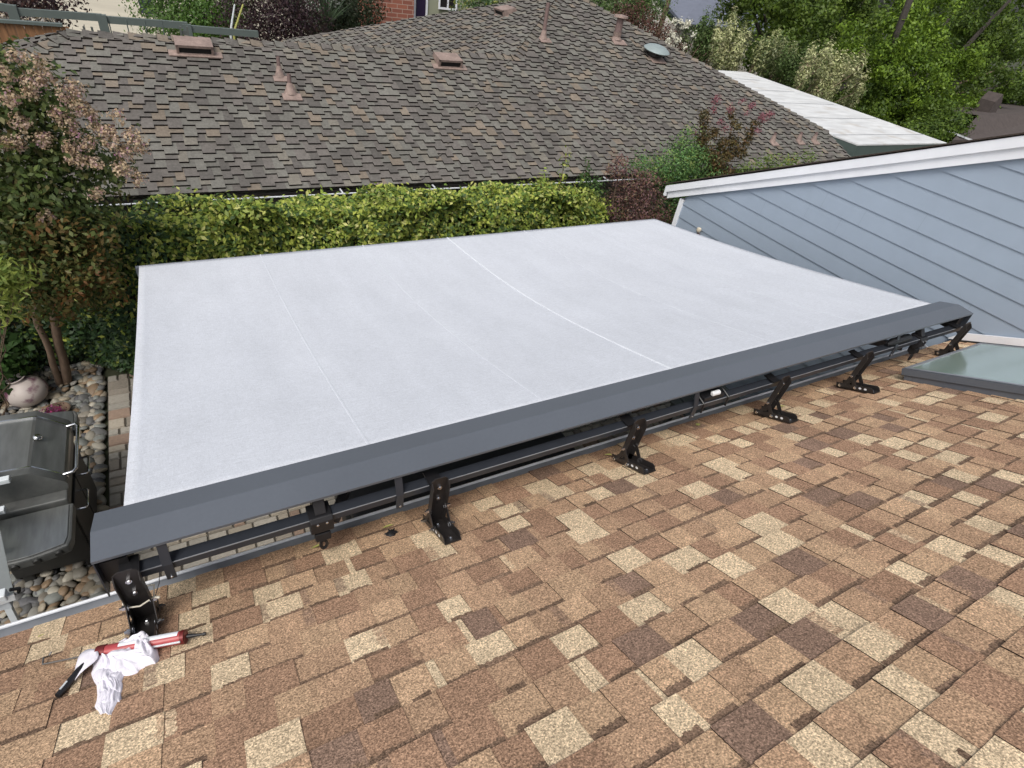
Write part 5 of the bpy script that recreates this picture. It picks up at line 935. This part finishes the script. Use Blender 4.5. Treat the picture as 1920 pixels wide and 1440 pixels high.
PU = [(0.05, 0.025, 0.03, 4), (0.03, 0.018, 0.025, 3), (0.08, 0.05, 0.04, 1.5)]
HGm = [(0.09, 0.17, 0.035, 4), (0.06, 0.12, 0.028, 3), (0.14, 0.23, 0.05, 1)]
plant('plum_bush', 'purple leaved bush in the top left corner by the driveway', 'bush', (-4.5, 19.5, 0), blobs_y([(20, 10, .8, 0), (60, 20, .6, 0), (90, 10, .5, 0), (-30, 10, 1, 0), (50, -15, .9, 0), (90, 38, .35, -.3), (30, 35, .5, -.3)], 19.5), 5500, 0.10, PU + [(0.16, 0.08, 0.06, 1)], 91, trunk=(0.05, 0.02), clump=0.15)
t = thing('white_flower_bed', 'white blossoms between the purple bush and the board fence', 'flowers', (-3.5, 18.8, 0)); crown('blossoms', t, blobs_y([(8, 34, .12, 0), (35, 36, .1, 0), (48, 42, .12, 0), (70, 42, .12, 0), (88, 38, .14, 0), (25, 40, .1, 0)], 18.6), 260, 0.11, [(0.72, 0.70, 0.68, 2), (0.6, 0.5, 0.35, 1)], 92, clump=0.06, k=5, mt='petal'); a = MB(); limb(a, (-3.5, 18.8, 0), aty(40, 42, 18.7), 0.03, 0.01); a.build('stem', M['core'], t)
plant('boxwood_hedge', 'clipped dark green hedge right of the rubbish bin', 'hedge', (4, 25, 0), blobs_y([(325, 30, 1.2, 0), (355, 45, 1.2, 0), (335, 0, 1.3, .5), (375, 30, 1.1, 0), (310, 10, .6, 0), (365, 0, 1.2, 0)], 23.5), 9000, 0.11, HGm, 93, trunk=(0.05, 0.02), clump=0.18)
plant('laurel_bush', 'brighter green rounded bush between the clipped hedge and the purple bush', 'bush', (5, 24, 0), blobs_y([(405, 25, 1.0, 0), (425, 40, .8, 0), (400, 55, .8, 0), (415, 0, 1.0, 0)], 22.5), 5500, 0.11, [(0.10, 0.19, 0.03, 3), (0.06, 0.13, 0.025, 3)], 94, trunk=(0.05, 0.02), clump=0.18)
plant('purple_bush', 'large dark purple leaved bush behind the middle of the ridge', 'bush', (7, 21, 0), blobs_y([(480, 30, 1.0, 0), (520, 30, 1.0, 0), (555, 40, .9, 0), (500, 0, 1.1, 0), (545, 5, 1.0, 0), (460, 55, .7, 0), (530, 60, .7, -.5), (580, 55, .6, 0)], 20.5), 12000, 0.085, PU, 95, trunk=(0.06, 0.02), clump=0.16)
for (x0_, x1p, lab) in ((432, 440, 'pale grey stick leaning in the gap beside the purple bush'), (438, 456, 'yellow bamboo stick leaning in front of the purple bush')):
    a = MB(); p = aty(x0_, 62, 19); q = aty(x1p, 8, 19); a.tube([(p.x, 19, 0.3), p, q], [0.03, 0.03, 0.02], 6); o = a.build('garden_stake', M['pale_grey'] if x0_ == 432 else YL); tag(o, lab, 'stake', 'sticks behind the ridge')
# yucca
yc_ = thing('yucca', 'spiky dark green yucca left of the brick chimney', 'yucca', (9.5, 23, 0)); p = aty(610, 52, 22.5); a = MB(); rg = random.Random(6)
for i in range(46):
    az = rg.uniform(0, 6.28); el = rg.uniform(0.35, 1.5); L__ = rg.uniform(0.9, 1.5); d_ = Vector((math.cos(az) * math.cos(el), math.sin(az) * math.cos(el), math.sin(el))); s_ = d_.cross(Vector((0, 0, 1))).normalized() * 0.035; q = p + d_ * L__ + Vector((0, 0, -0.1)); m2 = p + d_ * L__ * 0.5
    a.add([p - s_, m2 - s_ * 1.3, q, m2 + s_ * 1.3, p + s_], [(0, 1, 2, 3, 4)], (0.05, 0.08, 0.04))
a.build('leaf_blades', M['leaf'], yc_); a = MB(); a.tube([(p.x, p.y, 0), p], 0.12, 8); a.build('trunk', M['grey_bark'], yc_)
plant('camellia_shrub', 'dark shrub with white blossoms behind the yucca', 'shrub', (9, 24.5, 0), blobs_y([(575, 20, .9, 0), (600, 10, 1, 0), (640, 30, 1.0, 0), (665, 20, 1.0, 0), (650, 0, 1.1, 0), (620, 50, .8, 0), (675, 45, .7, 0)], 24), 8000, 0.12, [(0.02, 0.03, 0.012, 4), (0.03, 0.05, 0.02, 2)], 96, trunk=(0.05, 0.02), clump=0.2)
t = thing('white_blossom_spray', 'white blossoms above the yucca and purple bush', 'flowers', (9, 23.3, 0)); crown('blossoms', t, blobs_y([(578, 18, .25, 0), (592, 25, .25, 0), (580, 5, .2, 0), (600, 5, .3, 0), (632, 4, .15, 0)], 23.3), 330, 0.10, [(0.72, 0.74, 0.70, 1)], 97, clump=0.1, k=4, mt='petal'); a = MB(); limb(a, (9, 23.3, 0), aty(590, 25, 23.3), 0.03, 0.01); a.build('stem', M['core'], t)
# house with brick chimney
bh = thing('brick_chimney_house', 'olive house with broad red brick chimney behind the main ridge', 'house', (12, 26, 0)); YH = 25.0
cl_, cr_ = aty(686, 30, YH), aty(776, 20, YH)
a = MB(); a.box((cl_.x, YH, -0.02), (cr_.x, YH + 1.0, 6.5)); a.build('chimney', M['brick'], bh)
wl0, wl1 = aty(776, 10, YH + 0.6), aty(960, 10, YH + 0.6)
a = MB(); a.box((cr_.x + 0.01, YH + 0.6, -0.02), (wl1.x + 6, YH + 5, 4.6)); a.build('wall', M['stucco'], bh)
d0_, d1_ = aty(779, 10, YH + 0.57), aty(797, 10, YH + 0.57); a = MB(); a.box((d0_.x, YH + 0.52, 0), (d1_.x, YH + 0.57, 3.5)); dd = a.build('door', M['purple_door'], bh)
a = MB(); a.box((d0_.x - 0.1, YH + 0.50, 0), (d0_.x - 0.01, YH + 0.58, 3.5)); a.box((d1_.x + 0.01, YH + 0.50, 0), (d1_.x + 0.09, YH + 0.58, 3.5)); a.build('door_frame', M['white_paint'], dd)
w0_, w1_ = aty(825, 0, YH + 0.55), aty(853, 16, YH + 0.55); zb = w1_.z; a = MB(); a.box((w0_.x, YH + 0.54, zb), (w1_.x, YH + 0.58, zb + 1.3)); wn = a.build('window', M['dark'], bh)
a = MB()
for b0, b1 in (((w0_.x - 0.07, zb - 0.07), (w0_.x, zb + 1.37)), ((w1_.x, zb - 0.07), (w1_.x + 0.07, zb + 1.37)), ((w0_.x, zb - 0.07), (w1_.x, zb)), (((w0_.x + w1_.x) / 2 - 0.03, zb), ((w0_.x + w1_.x) / 2 + 0.03, zb + 1.3))): a.box((b0[0], YH + 0.49, b0[1]), (b1[0], YH + 0.536, b1[1]))
a.build('window_frame', M['white_paint'], wn)
a = MB(); a.box((cr_.x - 0.5, YH + 0.2, 4.62), (wl1.x + 6.5, YH + 5.4, 4.8)); a.build('roof', M['dark_roof'], bh)
plant('juniper_shrub', 'green and yellow shrub below the white framed window', 'shrub', (16.5, 24, 0), blobs_y([(880, 12, .6, 0), (900, 12, .6, 0), (925, 5, .6, 0), (895, 0, .6, 0)], 23.3), 3000, 0.10, [(0.09, 0.17, 0.05, 3), (0.06, 0.12, 0.04, 2), (0.45, 0.42, 0.05, 0.8)], 98, trunk=(0.04, 0.02), clump=0.13)
plant('maroon_shrub', 'dark maroon bush just above the roof peak', 'bush', (20, 24, 0), blobs_y([(985, -12, .8, 0), (1020, -14, .8, 0), (1060, -14, .8, 0), (1100, -6, .8, 0)], 23), 2500, 0.10, PU, 99, trunk=(0.05, 0.02), clump=0.16)
# ---- distant tree belt so nothing is empty beyond the gardens
for i in range(26):
    az = -30 + i * 6.2; d = 70 + 12 * math.sin(i * 2.1); x = d * math.sin(R(az)); y = d * math.cos(R(az)); h = 7 + 2 * math.sin(i * 1.7)
    plant('background_tree', 'green tree in the far row beyond the gardens', 'tree', (x, y, 0), [(x, y, h * 0.6, 4.5, 4, h * 0.45), (x + 2, y, h * 0.4, 4, 3, h * 0.35)], 1500, 0.7, TD, 200 + i, trunk=(0.3, 0.1), bark='grey_bark', group='far row of trees', clump=0.8)
